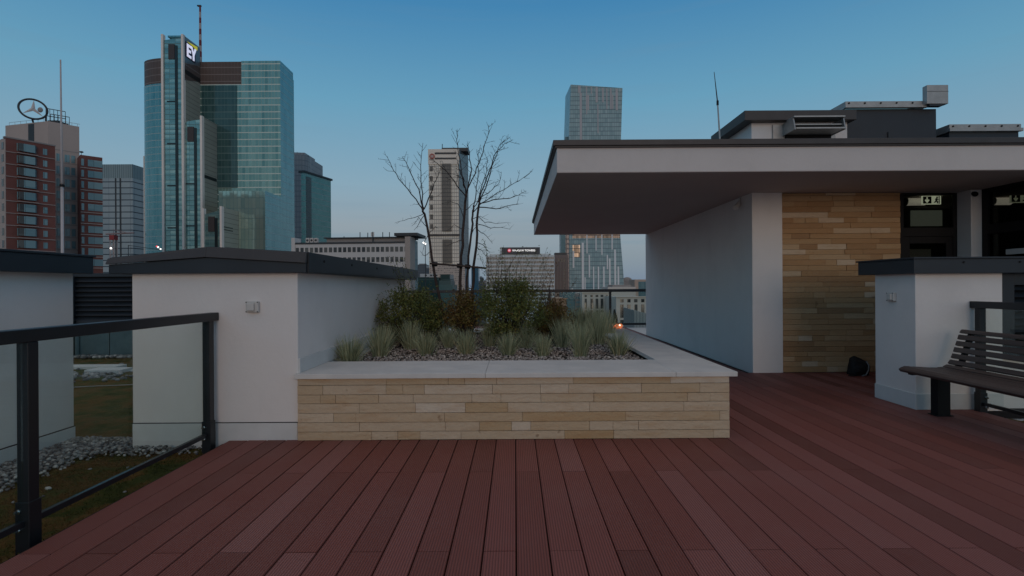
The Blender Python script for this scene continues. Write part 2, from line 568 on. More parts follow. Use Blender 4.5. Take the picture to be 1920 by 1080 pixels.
mb.box(-1.8, 1.74, 5.3, 7.6, -.09, -.032)
tag(mb.build('deck_base', M['under']), kind='structure')
mb = MB(); mb.box(-16, 16, -8, 17.15, -34, -.10)
tag(mb.build('roof_slab', M['plinth']), kind='structure')
# city ground far below
mg, nt, b = newmat('city_ground')
nt.links.new(ramp(nt, noise(nt, .02, 6), [(.35, (.05, .055, .06)), (.6, (.10, .10, .10))]), b.inputs['Base Color'])
b.inputs['Roughness'].default_value = .9
mb = MB(); mb.add([(-4000, -1500, -34.2), (4000, -1500, -34.2), (4000, 5500, -34.2), (-4000, 5500, -34.2)], [(0, 1, 2, 3)])
tag(mb.build('ground', mg), kind='structure')

# planted roof left and right of the deck: uneven moss sheet
def moss_sheet(name, x0, x1, y0, y1, z, step=.06, amp=.018, seed=1):
    rr = random.Random(seed)
    nx, ny = int((x1 - x0) / step), int((y1 - y0) / step)
    vs = []
    for j in range(ny + 1):
        for i in range(nx + 1):
            x, y = x0 + (x1 - x0) * i / nx, y0 + (y1 - y0) * j / ny
            h = .5 * math.sin(x * 7 + 1.3 * math.sin(y * 5)) + .5 * math.sin(y * 9 + x * 3)
            vs.append((x, y, z + amp * (.5 * h + rr.uniform(-.8, .8))))
    fs = [(j * (nx + 1) + i, j * (nx + 1) + i + 1, (j + 1) * (nx + 1) + i + 1, (j + 1) * (nx + 1) + i) for j in range(ny) for i in range(nx)]
    mb = MB(); mb.add(vs, fs)
    # little sedum rosettes and moss tips over the nearest part
    for i in range(15000):
        x = rr.uniform(-3.45, -2.44) if x0 < 0 else rr.uniform(4.66, 5.4); y = rr.uniform(1.6, 4.6)
        l, w, a, e = rr.uniform(.008, .022), rr.uniform(.004, .009), rr.uniform(0, 6.28), rr.uniform(.1, 1.4)
        if x0 > 0 and i > 3000: break
        p = Vector((x, y, z + .004 + rr.uniform(-.006, .008)))
        d = Vector((math.cos(a) * math.cos(e), math.sin(a) * math.cos(e), math.sin(e))); s = Vector((-math.sin(a), math.cos(a), 0))
        mb.add([p - s * w * .2, p + d * l * .6 - s * w / 2, p + d * l, p + d * l * .6 + s * w / 2], [(0, 1, 2, 3)])
    return tag(mb.build(name, M['moss'], smooth=True), kind='stuff')
tag(moss_sheet('moss', -9.5, -2.44, 1.2, 13.5, -.075, .075), 'brown and green moss covering the roof beside the deck', 'moss')
tag(moss_sheet('moss', 4.66, 9.0, 1.0, 5.2, -.075, .09, seed=5), 'dark moss on the roof behind the right glass railing', 'moss')

OCT = [(1, 0, 0), (-1, 0, 0), (0, 1, 0), (0, -1, 0), (0, 0, 1), (0, 0, -1)]
OF = [(0, 2, 4), (2, 1, 4), (1, 3, 4), (3, 0, 4), (2, 0, 5), (1, 2, 5), (3, 1, 5), (0, 3, 5)]
def subdiv_oct():
    vs = [Vector(v) for v in OCT]; fs = []; mid = {}
    def m(a, b):
        k = (min(a, b), max(a, b))
        if k not in mid:
            vs.append((vs[a] + vs[b]).normalized()); mid[k] = len(vs) - 1
        return mid[k]
    for a, b, c in OF:
        ab, bc, ca = m(a, b), m(b, c), m(c, a)
        fs += [(a, ab, ca), (ab, b, bc), (ca, bc, c), (ab, bc, ca)]
    return vs, fs
PV, PF = subdiv_oct()
def pebbles(name, spots, rmin, rmax, mat, seed=2):
    rr = random.Random(seed); mb = MB()
    for (x, y, z) in spots:
        r = rr.uniform(rmin, rmax); a = rr.uniform(0, 6.28); ca, sa = math.cos(a), math.sin(a)
        sx, sy, sz = r * rr.uniform(.8, 1.35), r * rr.uniform(.7, 1.0), r * rr.uniform(.5, .85)
        mb.tint = rr.random()
        vs = []
        for v in PV:
            k = 1 + rr.uniform(-.12, .12)
            px, py = v.x * sx * k, v.y * sy * k
            vs.append((x + px * ca - py * sa, y + px * sa + py * ca, z + v.z * sz * k))
        mb.add(vs, PF)
    return tag(mb.build(name, mat, smooth=True), kind='stuff')

rr = random.Random(11)
sp = []
for i in range(3600):                       # strip along the far white kiosk and across the gap
    x = rr.uniform(-3.86, -3.46 + rr.uniform(-.1, .18)); y = rr.uniform(2.6, 4.66)
    sp.append((x, y, -.07 + rr.uniform(0, .03)))
for i in range(3600):
    x = rr.uniform(-3.9, -2.46); y = rr.uniform(4.02, 4.66)
    if rr.random() < (y - 4.14 - .12 * (x + 3.2)) / .28: sp.append((x, y, -.07 + rr.uniform(0, .03)))
for i in range(20):
    sp.append((rr.uniform(-3.3, -2.5), rr.uniform(2.6, 4.2), -.06))
tag(pebbles('river_stones', sp, .009, .019, M['cobble']), 'grey and white river stones along the white kiosk walls', 'stones')
sp = [(rr.gauss(-6.6, .5), rr.gauss(8.0, .3), -.06) for i in range(160)] + [(rr.uniform(-8.7, -6.4), 10.3 + rr.uniform(-.12, .1), -.05) for i in range(260)]
tag(pebbles('river_stones', sp, .02, .05, M['cobble'], 5), 'loose river stones scattered on the moss near the louvred unit', 'stones')

# ================================================================== stone-faced planter
def strips(mb, rnd, a0, a1, z0, z1, put, course=.0747, lmin=.18, lmax=.85, sd=.21):
    z = z0
    while z < z1 - .004:
        h = min(course * rnd.uniform(.9, 1.1), z1 - z)
        if z1 - z - h < .02: h = z1 - z
        a = a0
        while a < a1 - .002:
            l = min(rnd.uniform(lmin, lmax) if rnd.random() < .8 else rnd.uniform(.12, .3), a1 - a)
            if a1 - a - l < .08: l = a1 - a
            mb.tint = min(1, max(0, rnd.gauss(.52, sd)))
            put(a + .0011, a + l - .0011, z + .0016, z + h - .0016, rnd.uniform(0, .008))
            a += l
        z += h
PX0, PX1, PY0, PY1 = -1.782, 1.752, 4.365, 8.96
pl = thing('planter', 'long low planter faced with beige sandstone strips and a pale coping', 'planter', (0, PY0, 0))
rs = random.Random(21)
mb = MB(); strips(mb, rs, PX0, PX1, .0, .507, lambda a, c, z0, z1, j: mb.box(a, c, PY0 - j, PY0 + .05, z0, z1))
mb.tint = .3; mb.box(PX0 + .01, PX1 - .06, PY0 + .05, PY0 + .12, .0, .506)
mb.build('stone_facing', M['stone'], pl, bevel=.0015)
mb = MB(); strips(mb, rs, PY0 + .052, PY1, .0, .507, lambda a, c, z0, z1, j: mb.box(PX1 - .05, PX1 + j - .003, a, c, z0, z1))
mb.build('stone_facing', M['stone'], pl, bevel=.0015)
def slabs(along, lim, cross, z0, z1):
    mb = MB()
    for a, c in zip(lim, lim[1:]):
        mb.tint = rs.random()
        if along == 'x': mb.box(a + .0012, c - .0012, cross[0], cross[1], z0, z1)
        else: mb.box(cross[0], cross[1], a + .0012, c - .0012, z0, z1)
    return mb
slabs('x', [-1.80, -.243, 1.305, 1.806], (4.325, 5.07), .508, .547).build('coping_slab', M['coping'], pl, bevel=.003)
slabs('y', [5.07, 6.1, 7.1, 8.0, 8.98], (1.335, 1.806), .508, .547).build('coping_slab', M['coping'], pl, bevel=.003)
slabs('x', [-1.74, -.6, .4, 1.335], (8.62, 8.98), .508, .547).build('coping_slab', M['coping'], pl, bevel=.003)
mb = MB(); mb.box(-1.76, 1.69, 4.49, 8.9, .02, .47)
mb.build('soil_bed', M['soil'], pl)
mb = MB(); mb.box(-1.775, 1.69, 8.9, 8.95, .0, .507)
mb.build('back_wall', M['plinth'], pl)
sp = []
for i in range(9500):
    y = 5.07 + 3.5 * rr.random() ** 1.7
    sp.append((rr.uniform(-1.74, 1.33), y, .482 + rr.uniform(-.006, .012)))
tag(pebbles('gravel', sp, .0065, .0145, M['pebble'], 8), 'pinkish grey gravel covering the soil of the planter', 'gravel')

# ================================================================== kiosks with dark metal caps
k1 = thing('rooftop_kiosk', 'white rendered kiosk joined to the planter, with dark low gabled metal cap', 'kiosk', (-2.46, 4.39, 0))
mb = MB(); mb.box(-3.15, -1.787, 4.39, 8.72, -.10, 1.40); mb.build('wall', M['plaster'], k1, bevel=.006)
mb = MB(); mb.box(-3.146, -1.791, 4.380, 4.39, -.10, .140); mb.build('plinth', M['plinth'], k1, bevel=.002)
mb = MB(); mb.box(-3.148, -1.789, 4.384, 4.39, .1405, .1465); mb.build('shadow_gap', M['black_metal'], k1)
mb = MB(); mb.box(-1.787, -1.772, 4.395, 8.6, .5475, .668); mb.build('flashing_strip', M['plinth'], k1, bevel=.002)
cap = MB()
cap.extrude([(-3.285, 1.372), (-1.69, 1.372), (-1.69, 1.450), (-2.49, 1.500), (-3.285, 1.445)], 'y', 4.315, 9.25)
capo = cap.build('roof_cap', M['anthracite'], k1, bevel=.004)
# upper band leans back and meets at the ridge
mb = MB()
def lean(xa, za0, za1, xb, zb0, zb1):
    mb.hexa([(xa, 4.290, za0), (xb, 4.290, zb0), (xb, 4.330, zb0), (xa, 4.330, za0),
             (xa, 4.318, za1), (xb, 4.318, zb1), (xb, 4.345, zb1), (xa, 4.345, za1)])
M['flashing'] = plain('warm_flashing', (.060, .054, .053), .5, metal=.15, var=.1)
lean(-3.295, 1.448, 1.497, -2.490, 1.502, 1.586); lean(-2.490, 1.502, 1.586, -1.685, 1.450, 1.536)
mb.build('front_flashing', M['flashing'], k1, bevel=.003)
mb = MB()
mb.extrude([(-3.30, 1.49), (-2.49, 1.575), (-1.68, 1.528), (-1.68, 1.540), (-2.49, 1.59), (-3.30, 1.505)], 'y', 4.35, 9.27)
mb.hexa([(-1.690, 4.35, 1.376), (-1.678, 4.35, 1.376), (-1.678, 9.26, 1.41), (-1.690, 9.26, 1.41), (-1.690, 4.35, 1.53), (-1.678, 4.35, 1.53), (-1.678, 9.26, 1.54), (-1.690, 9.26, 1.54)])
mb.build('roof_sheet', M['anthracite'], k1)
for y in (4.7, 5.5, 6.5, 7.4, 8.4):
    mb = MB(); mb.tube([(-1.678, y, 1.48), (-1.672, y, 1.48)], .012, 8); mb.build('rivet', M['black_metal'], capo)

k2 = thing('rooftop_kiosk', 'white rendered kiosk at the left frame edge with flat dark metal cap', 'kiosk', (-4.8, 3.2, -.1))
mb = MB(); mb.box(-5.9, -3.84, 1.6, 4.64, -.10, 1.41); mb.build('wall', M['plaster'], k2, bevel=.006)
mb = MB(); mb.box(-3.84, -3.830, 1.6, 4.642, -.10, .055); mb.build('plinth', M['plinth'], k2, bevel=.002)
mb = MB(); mb.box(-3.84, -3.834, 1.6, 4.641, .0555, .0635); mb.build('shadow_gap', M['black_metal'], k2)
mb = MB(); mb.box(-6.0, -3.725, 1.5, 4.72, 1.385, 1.530); capo = mb.build('roof_cap', M['anthracite'], k2, bevel=.004)
mb = MB(); mb.box(-6.01, -3.712, 1.49, 4.735, 1.530, 1.548); mb.build('roof_sheet', M['anthracite'], k2, bevel=.003)

k3 = thing('rooftop_kiosk', 'white rendered kiosk behind the bench with dark metal cap and louvres', 'kiosk', (4.4, 5.6, 0))
mb = MB(); mb.box(3.985, 4.852, 5.305, 5.90, -.02, 1.40)
mb.box(4.852, 8.2, 5.46, 6.3, -.10, 1.40); mb.build('wall', M['plaster'], k3, bevel=.006)
mb = MB(); mb.box(3.975, 3.985, 5.30, 5.90, .0, .155); mb.box(3.977, 4.849, 5.295, 5.305, .0, .155); mb.build('plinth', M['plinth'], k3, bevel=.002)
mb = MB(); mb.box(3.915, 8.2, 5.225, 6.08, 1.352, 1.495)
capo = mb.build('roof_cap', M['anthracite'], k3, bevel=.004)
mb = MB(); mb.box(3.90, 8.2, 5.21, 6.10, 1.495, 1.512); mb.build('roof_sheet', M['anthracite'], k3, bevel=.003)
for x in (4.4, 4.95, 5.6, 6.3):
    mb = MB(); mb.tube([(x, 5.226, 1.46), (x, 5.218, 1.46)], .010, 8); mb.build('rivet', M['black_metal'], capo)
def louvre(parent, x0, x1, y, z0, z1, pitch=.075, frame=.05):
    mb = MB()
    mb.box(x0, x0 + frame, y - .03, y + .08, z0, z1); mb.box(x1 - frame, x1, y - .03, y + .08, z0, z1)
    mb.box(x0 + frame, x1 - frame, y - .03, y + .08, z1 - frame, z1); mb.box(x0 + frame, x1 - frame, y - .03, y + .08, z0, z0 + frame)
    f = mb.build('louvre_frame', M['anthracite'], parent, bevel=.003)
    mb = MB()
    z = z0 + frame
    while z < z1 - frame - .02:
        a, b2 = x0 + frame, x1 - frame
        mb.hexa([(a, y - .028, z), (b2, y - .028, z), (b2, y - .02, z), (a, y - .02, z),
                 (a, y + .045, z + pitch * .85), (b2, y + .045, z + pitch * .85), (b2, y + .053, z + pitch * .85), (a, y + .053, z + pitch * .85)])
        z += pitch
    mb.build('louvre_slats', M['anthracite'], f)
    mb = MB(); mb.box(x0 + frame, x1 - frame, y + .062, y + .075, z0 + frame, z1 - frame)
    mb.build('louvre_back', M['black_metal'], f)
louvre(k3, 4.875, 7.2, 5.36, .50, 1.352, .07, .12)

k4 = thing('ventilation_unit', 'black louvred ventilation unit on bluish metal base between the two left kiosks', 'ventilation unit', (-7.6, 10.6, -.1))
louvre(k4, -9.25, -6.3, 10.5, .56, 1.56, .095, .07)
mb = MB(); mb.box(-9.25, -6.3, 10.58, 12.4, .56, 1.56); mb.build('casing', M['anthracite'], k4, bevel=.01)
mtl = plain('blue_sheet', (.11, .17, .19), .4, metal=.3, var=.1)
mb = MB()
for i in range(5):
    mb = MB(); mb.box(-9.25 + i * .59, -9.25 + i * .59 + .575, 10.62, 12.3, -.10, .555); mb.build('base_panel', mtl, k4, bevel=.006)
mb = MB(); mb.tube([(-8.66, 10.42, -.1), (-8.66, 10.42, 1.5)], .05, 10); mb.build('drain_pipe', M['anthracite'], k4)

# flat pale slabs and a wire lying on the moss
for (lab, sx0, sx1, sy0, sy1) in (('long thin pale paving slab lying on the moss before the louvred unit', -7.5, -6.55, 8.75, 9.0), ('short pale paving slab lying on the moss nearer the left kiosk', -6.75, -6.2, 8.35, 8.65)):
    t = thing('paving_slab', lab, 'paving slab', ((sx0 + sx1) / 2, sy0, -.07), 'paving slabs on the moss')
    mb = MB(); mb.box(sx0, sx1, sy0, sy1, -.08, -.02); mb.build('slab', M['coping'], t, bevel=.006)
cb = MB(); cb.tube([(-6.2, 7.0, -.055), (-5.6, 7.15, -.05), (-5.0, 7.3, -.055), (-4.4, 7.5, -.05), (-3.6, 7.62, -.055)], .006, 6)
tag(cb.build('roof_wire', M['galv'], None, smooth=True), 'thin pale wire lying across the moss between the left kiosks', 'wire')
for (lab, x, y, z, n) in (('grey weatherproof socket on the wide front wall of the left kiosk', -2.148, 4.39, 1.095, 'f'),
                          ('small pale socket on the narrow side wall behind the bench', 3.985, 5.62, 1.115, 's')):
    t = thing('outdoor_socket', lab, 'socket', (x, y, z), 'weatherproof sockets on the kiosk walls')
    def SB(mb, a0, a1, z0, z1, d0, d1):
        if n == 'f': mb.box(x + a0, x + a1, y - d1, y - d0, z + z0, z + z1)
        else: mb.box(x - d1, x - d0, y + a0, y + a1, z + z0, z + z1)
    mb = MB(); SB(mb, -.052, .052, -.045, .045, 0, .034); mb.build('back_box', M['whitebox'], t, bevel=.006)
    mb = MB(); SB(mb, -.040, .024, -.034, .034, .034, .056); lid = mb.build('lid', M['whitebox'], t, bevel=.012)
    for a in (-.046, .046):
        for zz in (-.039, .039):
            mb = MB(); SB(mb, a - .004, a + .004, zz - .004, zz + .004, .034, .037); mb.build('screw', M['black_metal'], t)

# ================================================================== glass railings
def railing(lab, X, y0, y1, posts, out, rail_z=1.052):
    """runs along Y at X; out = side (-1 left, +1 right) away from the deck"""
    t = thing('glass_railing', lab, 'railing', (X, (y0 + y1) / 2, 0), 'glass railings with dark metal frames')
    mb = MB(); mb.box(X - .035, X + .035, y0, y1, rail_z - .066, rail_z); mb.build('handrail', M['rail_metal'], t, bevel=.004)
    for y in posts:
        mb = MB(); mb.box(X - .03, X + .03, y - .03, y + .03, -.16, rail_z - .067); p = mb.build('post', M['rail_metal'], t, bevel=.003)
        mb = MB(); mb.box(X - .036, X + .036, y - .036, y + .036, -.18, .185); bk = mb.build('bracket', M['rail_metal'], p, bevel=.003)
        for z in (.045, .140):
            mb = MB()
            bx = X - .018 if out < 0 else X + .022
            mb.tube([(bx, y - .036, z), (bx, y - .040, z)], .012, 10)
            mb.tube([(bx, y - .040, z), (bx, y - .060, z)], .0075, 8)
            mb.build('bolt', M['bolt'], p, smooth=False)
    for a, c in zip(posts, posts[1:]):
        mb = MB(); mb.box(X - .014, X + .014, a + .032, c - .032, .062, .094); mb.build('bottom_rail', M['rail_metal'], t, bevel=.002)
        mb = MB(); mb.box(X - .005, X + .005, a + .034, c - .034, .0945, rail_z - .067); mb.build('glass_panel', M['glass_rail'], t)
    return t
railing('glass railing with dark handrail along the left deck edge', -2.468, -1.2, 4.384, [-.48, 1.11, 2.70, 4.29], -1)
railing('glass railing with dark handrail behind the slatted bench', 4.555, -1.2, 5.303, [-.92, 1.12, 3.17, 5.22], 1, 1.075)
# far railing along X
YR = 16.95
t = thing('glass_railing', 'long black glass railing at the far terrace edge beyond the planter', 'railing', (0, YR, 0), 'glass railings with dark metal frames')
mb = MB(); mb.box(-4.7, 7.0, YR - .05, YR + .05, 1.055, 1.145); mb.build('handrail', M['rail_metal'], t, bevel=.005)
xs = [-4.64 + 1.918 * i for i in range(7)]
for x in xs:
    mb = MB(); mb.box(x - .035, x + .035, YR - .035, YR + .035, -.1, 1.054); mb.build('post', M['rail_metal'], t, bevel=.004)
for a, c in zip(xs, xs[1:]):
    mb = MB(); mb.box(a + .036, c - .036, YR - .03, YR + .03, .0, .07); mb.build('bottom_rail', M['rail_metal'], t)
    mb = MB(); mb.box(a + .037, c - .037, YR - .006, YR + .006, .071, 1.054); mb.build('glass_panel', M['glass_rail'], t)
mb = MB(); mb.tube([(3.40, 16.0, 1.18), (3.33, 16.0, 1.18)], .05, 10)

# ================================================================== slatted bench
t = thing('park_bench', 'dark slatted bench with curved seat beside the right glass railing', 'bench', (4.05, 4.3, 0))
# centre line of the seat/back curve (x, z), front to top
cur = [(3.712, .415), (3.745, .440), (3.86, .440), (3.97, .432), (4.06, .428), (4.13, .436), (4.18, .462), (4.215, .510), (4.238, .57), (4.262, .64), (4.286, .71), (4.312, .785), (4.33, .800)]
def curlen():
    L = [0]
    for a, c in zip(cur, cur[1:]): L.append(L[-1] + math.hypot(c[0] - a[0], c[1] - a[1]))
    return L
CL = curlen()
def at_len(s):
    s = min(max(s, 0), CL[-1])
    for i in range(len(CL) - 1):
        if s <= CL[i + 1]:
            k = (s - CL[i]) / (CL[i + 1] - CL[i]); a, c = cur[i], cur[i + 1]
            d = ((c[0] - a[0]), (c[1] - a[1])); l = math.hypot(*d)
            return (a[0] + d[0] * k, a[1] + d[1] * k), (d[0] / l, d[1] / l)
BY0, BY1 = 3.30, 5.16
def slat(s0, s1, th, ya, yb):
    mb = MB()
    n = 4 if s1 - s0 > .06 else 2
    top, bot = [], []
    for i in range(n + 1):
        p, d = at_len(s0 + (s1 - s0) * i / n)
        nx, nz = -d[1], d[0]
        top.append((p[0] + nx * th * .5, p[1] + nz * th * .5)); bot.append((p[0] - nx * th * .5, p[1] - nz * th * .5))
    mb.tint = random.random() * .7
    mb.extrude(bot + top[::-1], 'y', yb, ya)
    return mb
tot = CL[-1]
slat(0, .105, .034, BY0, BY1).build('seat_slat', M['bench'], t, bevel=.008)
s, i = .112, 0
while s < tot - .02:
    w = .058 if s < .40 else .046
    g = .007 if s < .40 else .018
    e = min(s + w, tot)
    slat(s, e, .024, BY0 + .0, BY1).build('seat_slat' if s < .42 else 'back_slat', M['bench'], t, bevel=.003)
    s = e + g
for y in (3.55, 5.075):
    mb = MB()
    p = [(a[0] + .004, a[1] - .022) for a in cur[1:7]] + [(a[0] + .022, a[1] - .004) for a in cur[7:-1]]
    q = [(a[0] + .012, a[1] - .055) for a in cur[1:6]] + [(cur[6][0] + .03, cur[6][1] - .04)] + [(a[0] + .05, a[1] - .004) for a in cur[7:-1]]
    for i in range(len(p) - 1):
        mb.extrude([p[i], p[i + 1], q[i + 1], q[i]], 'y', y - .025, y + .025)
    mb.build('support_frame', M['black_metal'], t)
    mb = MB(); mb.box(3.985, 4.105, y - .045, y + .045, .0, .385); mb.box(3.965, 4.125, y - .06, y + .06, .0, .008)
    mb.build('leg', M['black_metal'], t, bevel=.003)
    mb = MB(); mb.box(4.02, 4.06, y - .04, y + .04, .3845, .40)

# ================================================================== pavilion on the right
WX, WY0, WY1 = 3.38, 7.58, 13.75
SOF = 2.56
pv = thing('rooftop_pavilion', 'white rooftop pavilion with deep overhanging flat canopy and stone entrance wall', 'pavilion', (5.5, 9, 0))
mb = MB(); mb.box(WX, 3.81, WY0, WY1, -.02, SOF + .01)
mb.build('side_wall', M['plaster'], pv, bevel=.006)
mb = MB(); mb.box(3.81, 12.0, 13.3, WY1, -.02, SOF + .01); mb.build('back_wall', M['plaster'], pv)
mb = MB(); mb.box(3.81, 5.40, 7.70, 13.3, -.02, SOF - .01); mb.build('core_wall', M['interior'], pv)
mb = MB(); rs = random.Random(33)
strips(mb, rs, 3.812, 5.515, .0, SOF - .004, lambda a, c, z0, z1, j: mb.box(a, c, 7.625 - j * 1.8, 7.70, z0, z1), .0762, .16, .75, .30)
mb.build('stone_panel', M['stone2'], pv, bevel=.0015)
# canopy
CXL, CY0, CY1 = .498, 6.17, 13.6
mb = MB(); mb.box(CXL, 12.0, CY0, CY1, SOF + .004, 2.865)
cano = mb.build('canopy', M['fascia'], pv, bevel=.005)
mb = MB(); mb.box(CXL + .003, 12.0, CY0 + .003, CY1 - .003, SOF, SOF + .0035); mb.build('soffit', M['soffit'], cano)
mb = MB(); mb.box(CXL - .045, 12.0, CY0 - .045, CY1 + .04, 2.866, 2.93)
mb.box(CXL - .025, 12.0, CY0 - .025, CY0 - .001, 2.845, 2.866); mb.box(CXL - .025, CXL - .001, CY0, CY1, 2.845, 2.866)
mb.build('roof_flashing', M['flashing'], cano, bevel=.004)
# inner wall pillar and wing to the right
mb = MB(); mb.box(6.365, 6.53, 7.43, 7.75, -.02, SOF - .002); mb.build('pillar', M['plaster'], pv, bevel=.005)
# entrance door in dark metal
dr = MB()
DX0, DX1, DY = 5.52, 6.362, 7.66
def fr(x0, x1, z0, z1, y0=DY, y1=DY + .07): dr.box(x0, x1, y0, y1, z0, z1)
fr(DX0, DX0 + .075, 0, 2.552); fr(DX1 - .055, DX1, 0, 2.552); fr(DX0 + .075, DX1 - .055, 2.53, 2.552); fr(DX0 + .075, DX1 - .055, 1.93, 2.06)
fr(DX0 + .075, DX0 + .17, .0, 1.93, DY + .012, DY + .06); fr(DX1 - .15, DX1 - .055, .0, 1.93, DY + .012, DY + .06); fr(DX0 + .17, DX1 - .15, 1.83, 1.93, DY + .012, DY + .06); fr(DX0 + .17, DX1 - .15, 0, .25, DY + .012, DY + .06)
door = dr.build('door', M['black_metal'], pv, bevel=.004)
mb = MB(); mb.box(DX0 + .076, DX1 - .056, DY + .03, DY + .04, 2.061, 2.529); mb.build('transom_pane', M['glass_door'], door)
mb = MB(); mb.box(DX0 + .171, DX1 - .151, DY + .03, DY + .04, .251, 1.829); mb.build('door_pane', M['glass_door'], door)
mb = MB(); mb.tube([(DX1 - .10, DY - .03, .95), (DX1 - .10, DY - .03, 1.25)], .012, 8); mb.tube([(DX1 - .10, DY + .01, 1.0), (DX1 - .10, DY - .03, 1.0)], .01, 8); mb.tube([(DX1 - .10, DY + .01, 1.2), (DX1 - .10, DY - .03, 1.2)], .01, 8)
mb.build('handle', M['galv'], door)
# wing glazing facing left
wg = MB()
GX = 6.53
wg.box(GX - .02, GX + .06, 7.34, 7.428, -.02, SOF - .002); wg.box(GX - .02, GX + .06, 6.22, 6.29, -.02, SOF - .002)
wg.box(GX - .02, GX + .06, 6.29, 7.34, SOF - .05, SOF - .002); wg.box(GX - .02, GX + .06, 6.29, 7.34, 1.93, 2.06); wg.box(GX - .02, GX + .06, 6.29, 7.34, 0, .12)
glz = wg.build('side_glazing', M['black_metal'], pv, bevel=.004)
mb = MB(); mb.box(GX + .015, GX + .025, 6.291, 7.339, 2.061, SOF - .051); mb.build('upper_pane', M['glass_door'], glz)
mb = MB(); mb.box(GX + .015, GX + .025, 6.291, 7.339, .121, 1.929); mb.build('lower_pane', M['glass_door'], glz)
mb = MB(); mb.box(GX - .026, GX - .022, 6.62, 7.06, 1.63, 1.70); mb.build('notice_strip', M['whitebox'], glz)
# interior: corridor with dim glowing panels added, no window behind them
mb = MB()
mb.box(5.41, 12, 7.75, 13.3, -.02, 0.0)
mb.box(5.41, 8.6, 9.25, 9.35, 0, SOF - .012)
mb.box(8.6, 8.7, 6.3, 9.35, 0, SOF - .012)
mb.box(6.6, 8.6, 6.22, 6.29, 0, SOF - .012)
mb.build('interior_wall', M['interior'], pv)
mb = MB(); mb.box(6.87, 7.40, 9.22, 9.249, 2.25, 2.52); mb.build('glow_panel', emit('dim_glow', (.85, .95, .82), .085), pv)
mb = MB(); mb.box(6.80, 7.20, 9.22, 9.249, .9, 1.85); mb.build('glow_panel', emit('dimmer_glow', (.9, .9, .8), .018), pv)

# exit signs and cylinder lamps behind the glass
sign_green = emit('sign_green', (.05, .30, .10), .10)
sign_pale = emit('sign_pale', (.78, .84, .66), .9)
sign_dark = plain('sign_dark', (.01, .012, .01), .5)
tube_glow = plain('lamp_tube', (.75, .72, .66), .35, var=.02)
tube_glow.node_tree.nodes['Principled BSDF'].inputs['Emission Color'].default_value = (1, .93, .82, 1)
tube_glow.node_tree.nodes['Principled BSDF'].inputs['Emission Strength'].default_value = .32
sign_faint = emit('sign_faint', (.78, .84, .62), .22)
def exit_sign(x0, x1, z0, z1, y, lab, sign_pale=sign_pale):
    t = thing('exit_sign', lab, 'exit sign', ((x0 + x1) / 2, y, z0), 'exit signs inside the pavilion')
    w, h, m = x1 - x0, z1 - z0, (x0 + x1) / 2
    mb = MB(); mb.box(x0, x1, y, y + .02, z0, z1); mb.build('panel', sign_pale, t)
    mb = MB(); mb.box(x0 + .012, m - .004, y - .003, y - .0005, z0 + .012, z1 - .012); mb.build('arrow_field', sign_dark, t)
    mb = MB(); cx = (x0 + m) / 2; zz = z0 + h * .5
    mb.box(cx - h * .06, cx + h * .06, y - .006, y - .0035, zz - h * .05, zz + h * .33)
    mb.extrude([(cx - h * .28, zz - h * .02), (cx - h * .16, zz + h * .08), (cx, zz - h * .10), (cx + h * .16, zz + h * .08), (cx + h * .28, zz - h * .02), (cx, zz - h * .36)], 'y', y - .0035, y - .006)
    mb.build('down_arrow', sign_pale, t)
    mb = MB(); cx = (m + x1) / 2                      # running figure in a doorway
    def seg(a, b2, r): mb.tube([(a[0], y - .004, a[1]), (b2[0], y - .004, b2[1])], r, 6)
    k = h / 1.0
    P = lambda u, v: (cx + u * k, z0 + v * k)
    mb.ball((*P(.06, .80)[:1], y - .004, P(.06, .80)[1]), .10 * k, 8, 5)
    seg(P(.02, .68), P(-.04, .42), .10 * k); seg(P(-.04, .42), P(.12, .30), .08 * k); seg(P(.12, .30), P(.10, .10), .07 * k)
    seg(P(-.04, .42), P(-.14, .26), .08 * k); seg(P(-.14, .26), P(-.28, .22), .07 * k)
    seg(P(.02, .64), P(.18, .54), .06 * k); seg(P(.02, .64), P(-.16, .58), .06 * k)
    mb.box(cx + .26 * k, cx + .36 * k, y - .005, y - .001, z0 + .05 * k, z1 - .05 * k)
    mb.build('running_figure', sign_dark, t)
    mb = MB()
    for x in (x0 + .02, x1 - .02): mb.tube([(x, y + .01, z1), (x, y + .01, SOF - .013)], .004, 6)
    mb.build('hanger', M['galv'], t)
def lamp(x0, x1, z, y, lab):
    t = thing('ceiling_lamp', lab, 'lamp', ((x0 + x1) / 2, y, z), 'cylinder lamps inside the pavilion')
    mb = MB(); mb.tube([(x0, y, z), (x1, y, z)], .062, 16); mb.build('diffuser', tube_glow, t, smooth=False)
    mb = MB(); mb.tube([(x0 - .012, y, z), (x0, y, z)], .066, 16); mb.tube([(x1, y, z), (x1 + .012, y, z)], .066, 16); mb.build('end_cap', M['galv'], t)
    mb = MB(); mb.box((x0 + x1) / 2 - .02, (x0 + x1) / 2 + .02, y - .02, y + .02, z + .06, SOF - .013); mb.build('stem', M['galv'], t)
ys = 7.95
a, b2 = pt(1729, 367, ys), pt(1764.5, 383, ys)
exit_sign(a.x, b2.x, b2.z, a.z, ys, 'exit sign with arrow and running figure above the entrance door')
a, b2 = pt(1698, 378, ys + .25), pt(1733, 378, ys + .25)
lamp(a.x, b2.x, a.z, ys + .25, 'pale cylinder lamp hanging beside the exit sign above the entrance door')
a, b2 = pt(1895, 364, ys), pt(1931, 380, ys)
exit_sign(a.x, b2.x, b2.z, a.z, ys, 'dimmer exit sign seen through the side glazing at the right frame edge', sign_faint)
a, b2 = pt(1862, 377, ys + .25), pt(1893, 377, ys + .25)
lamp(a.x, b2.x, a.z, ys + .25, 'pale cylinder lamp behind the side glazing at the right frame edge')

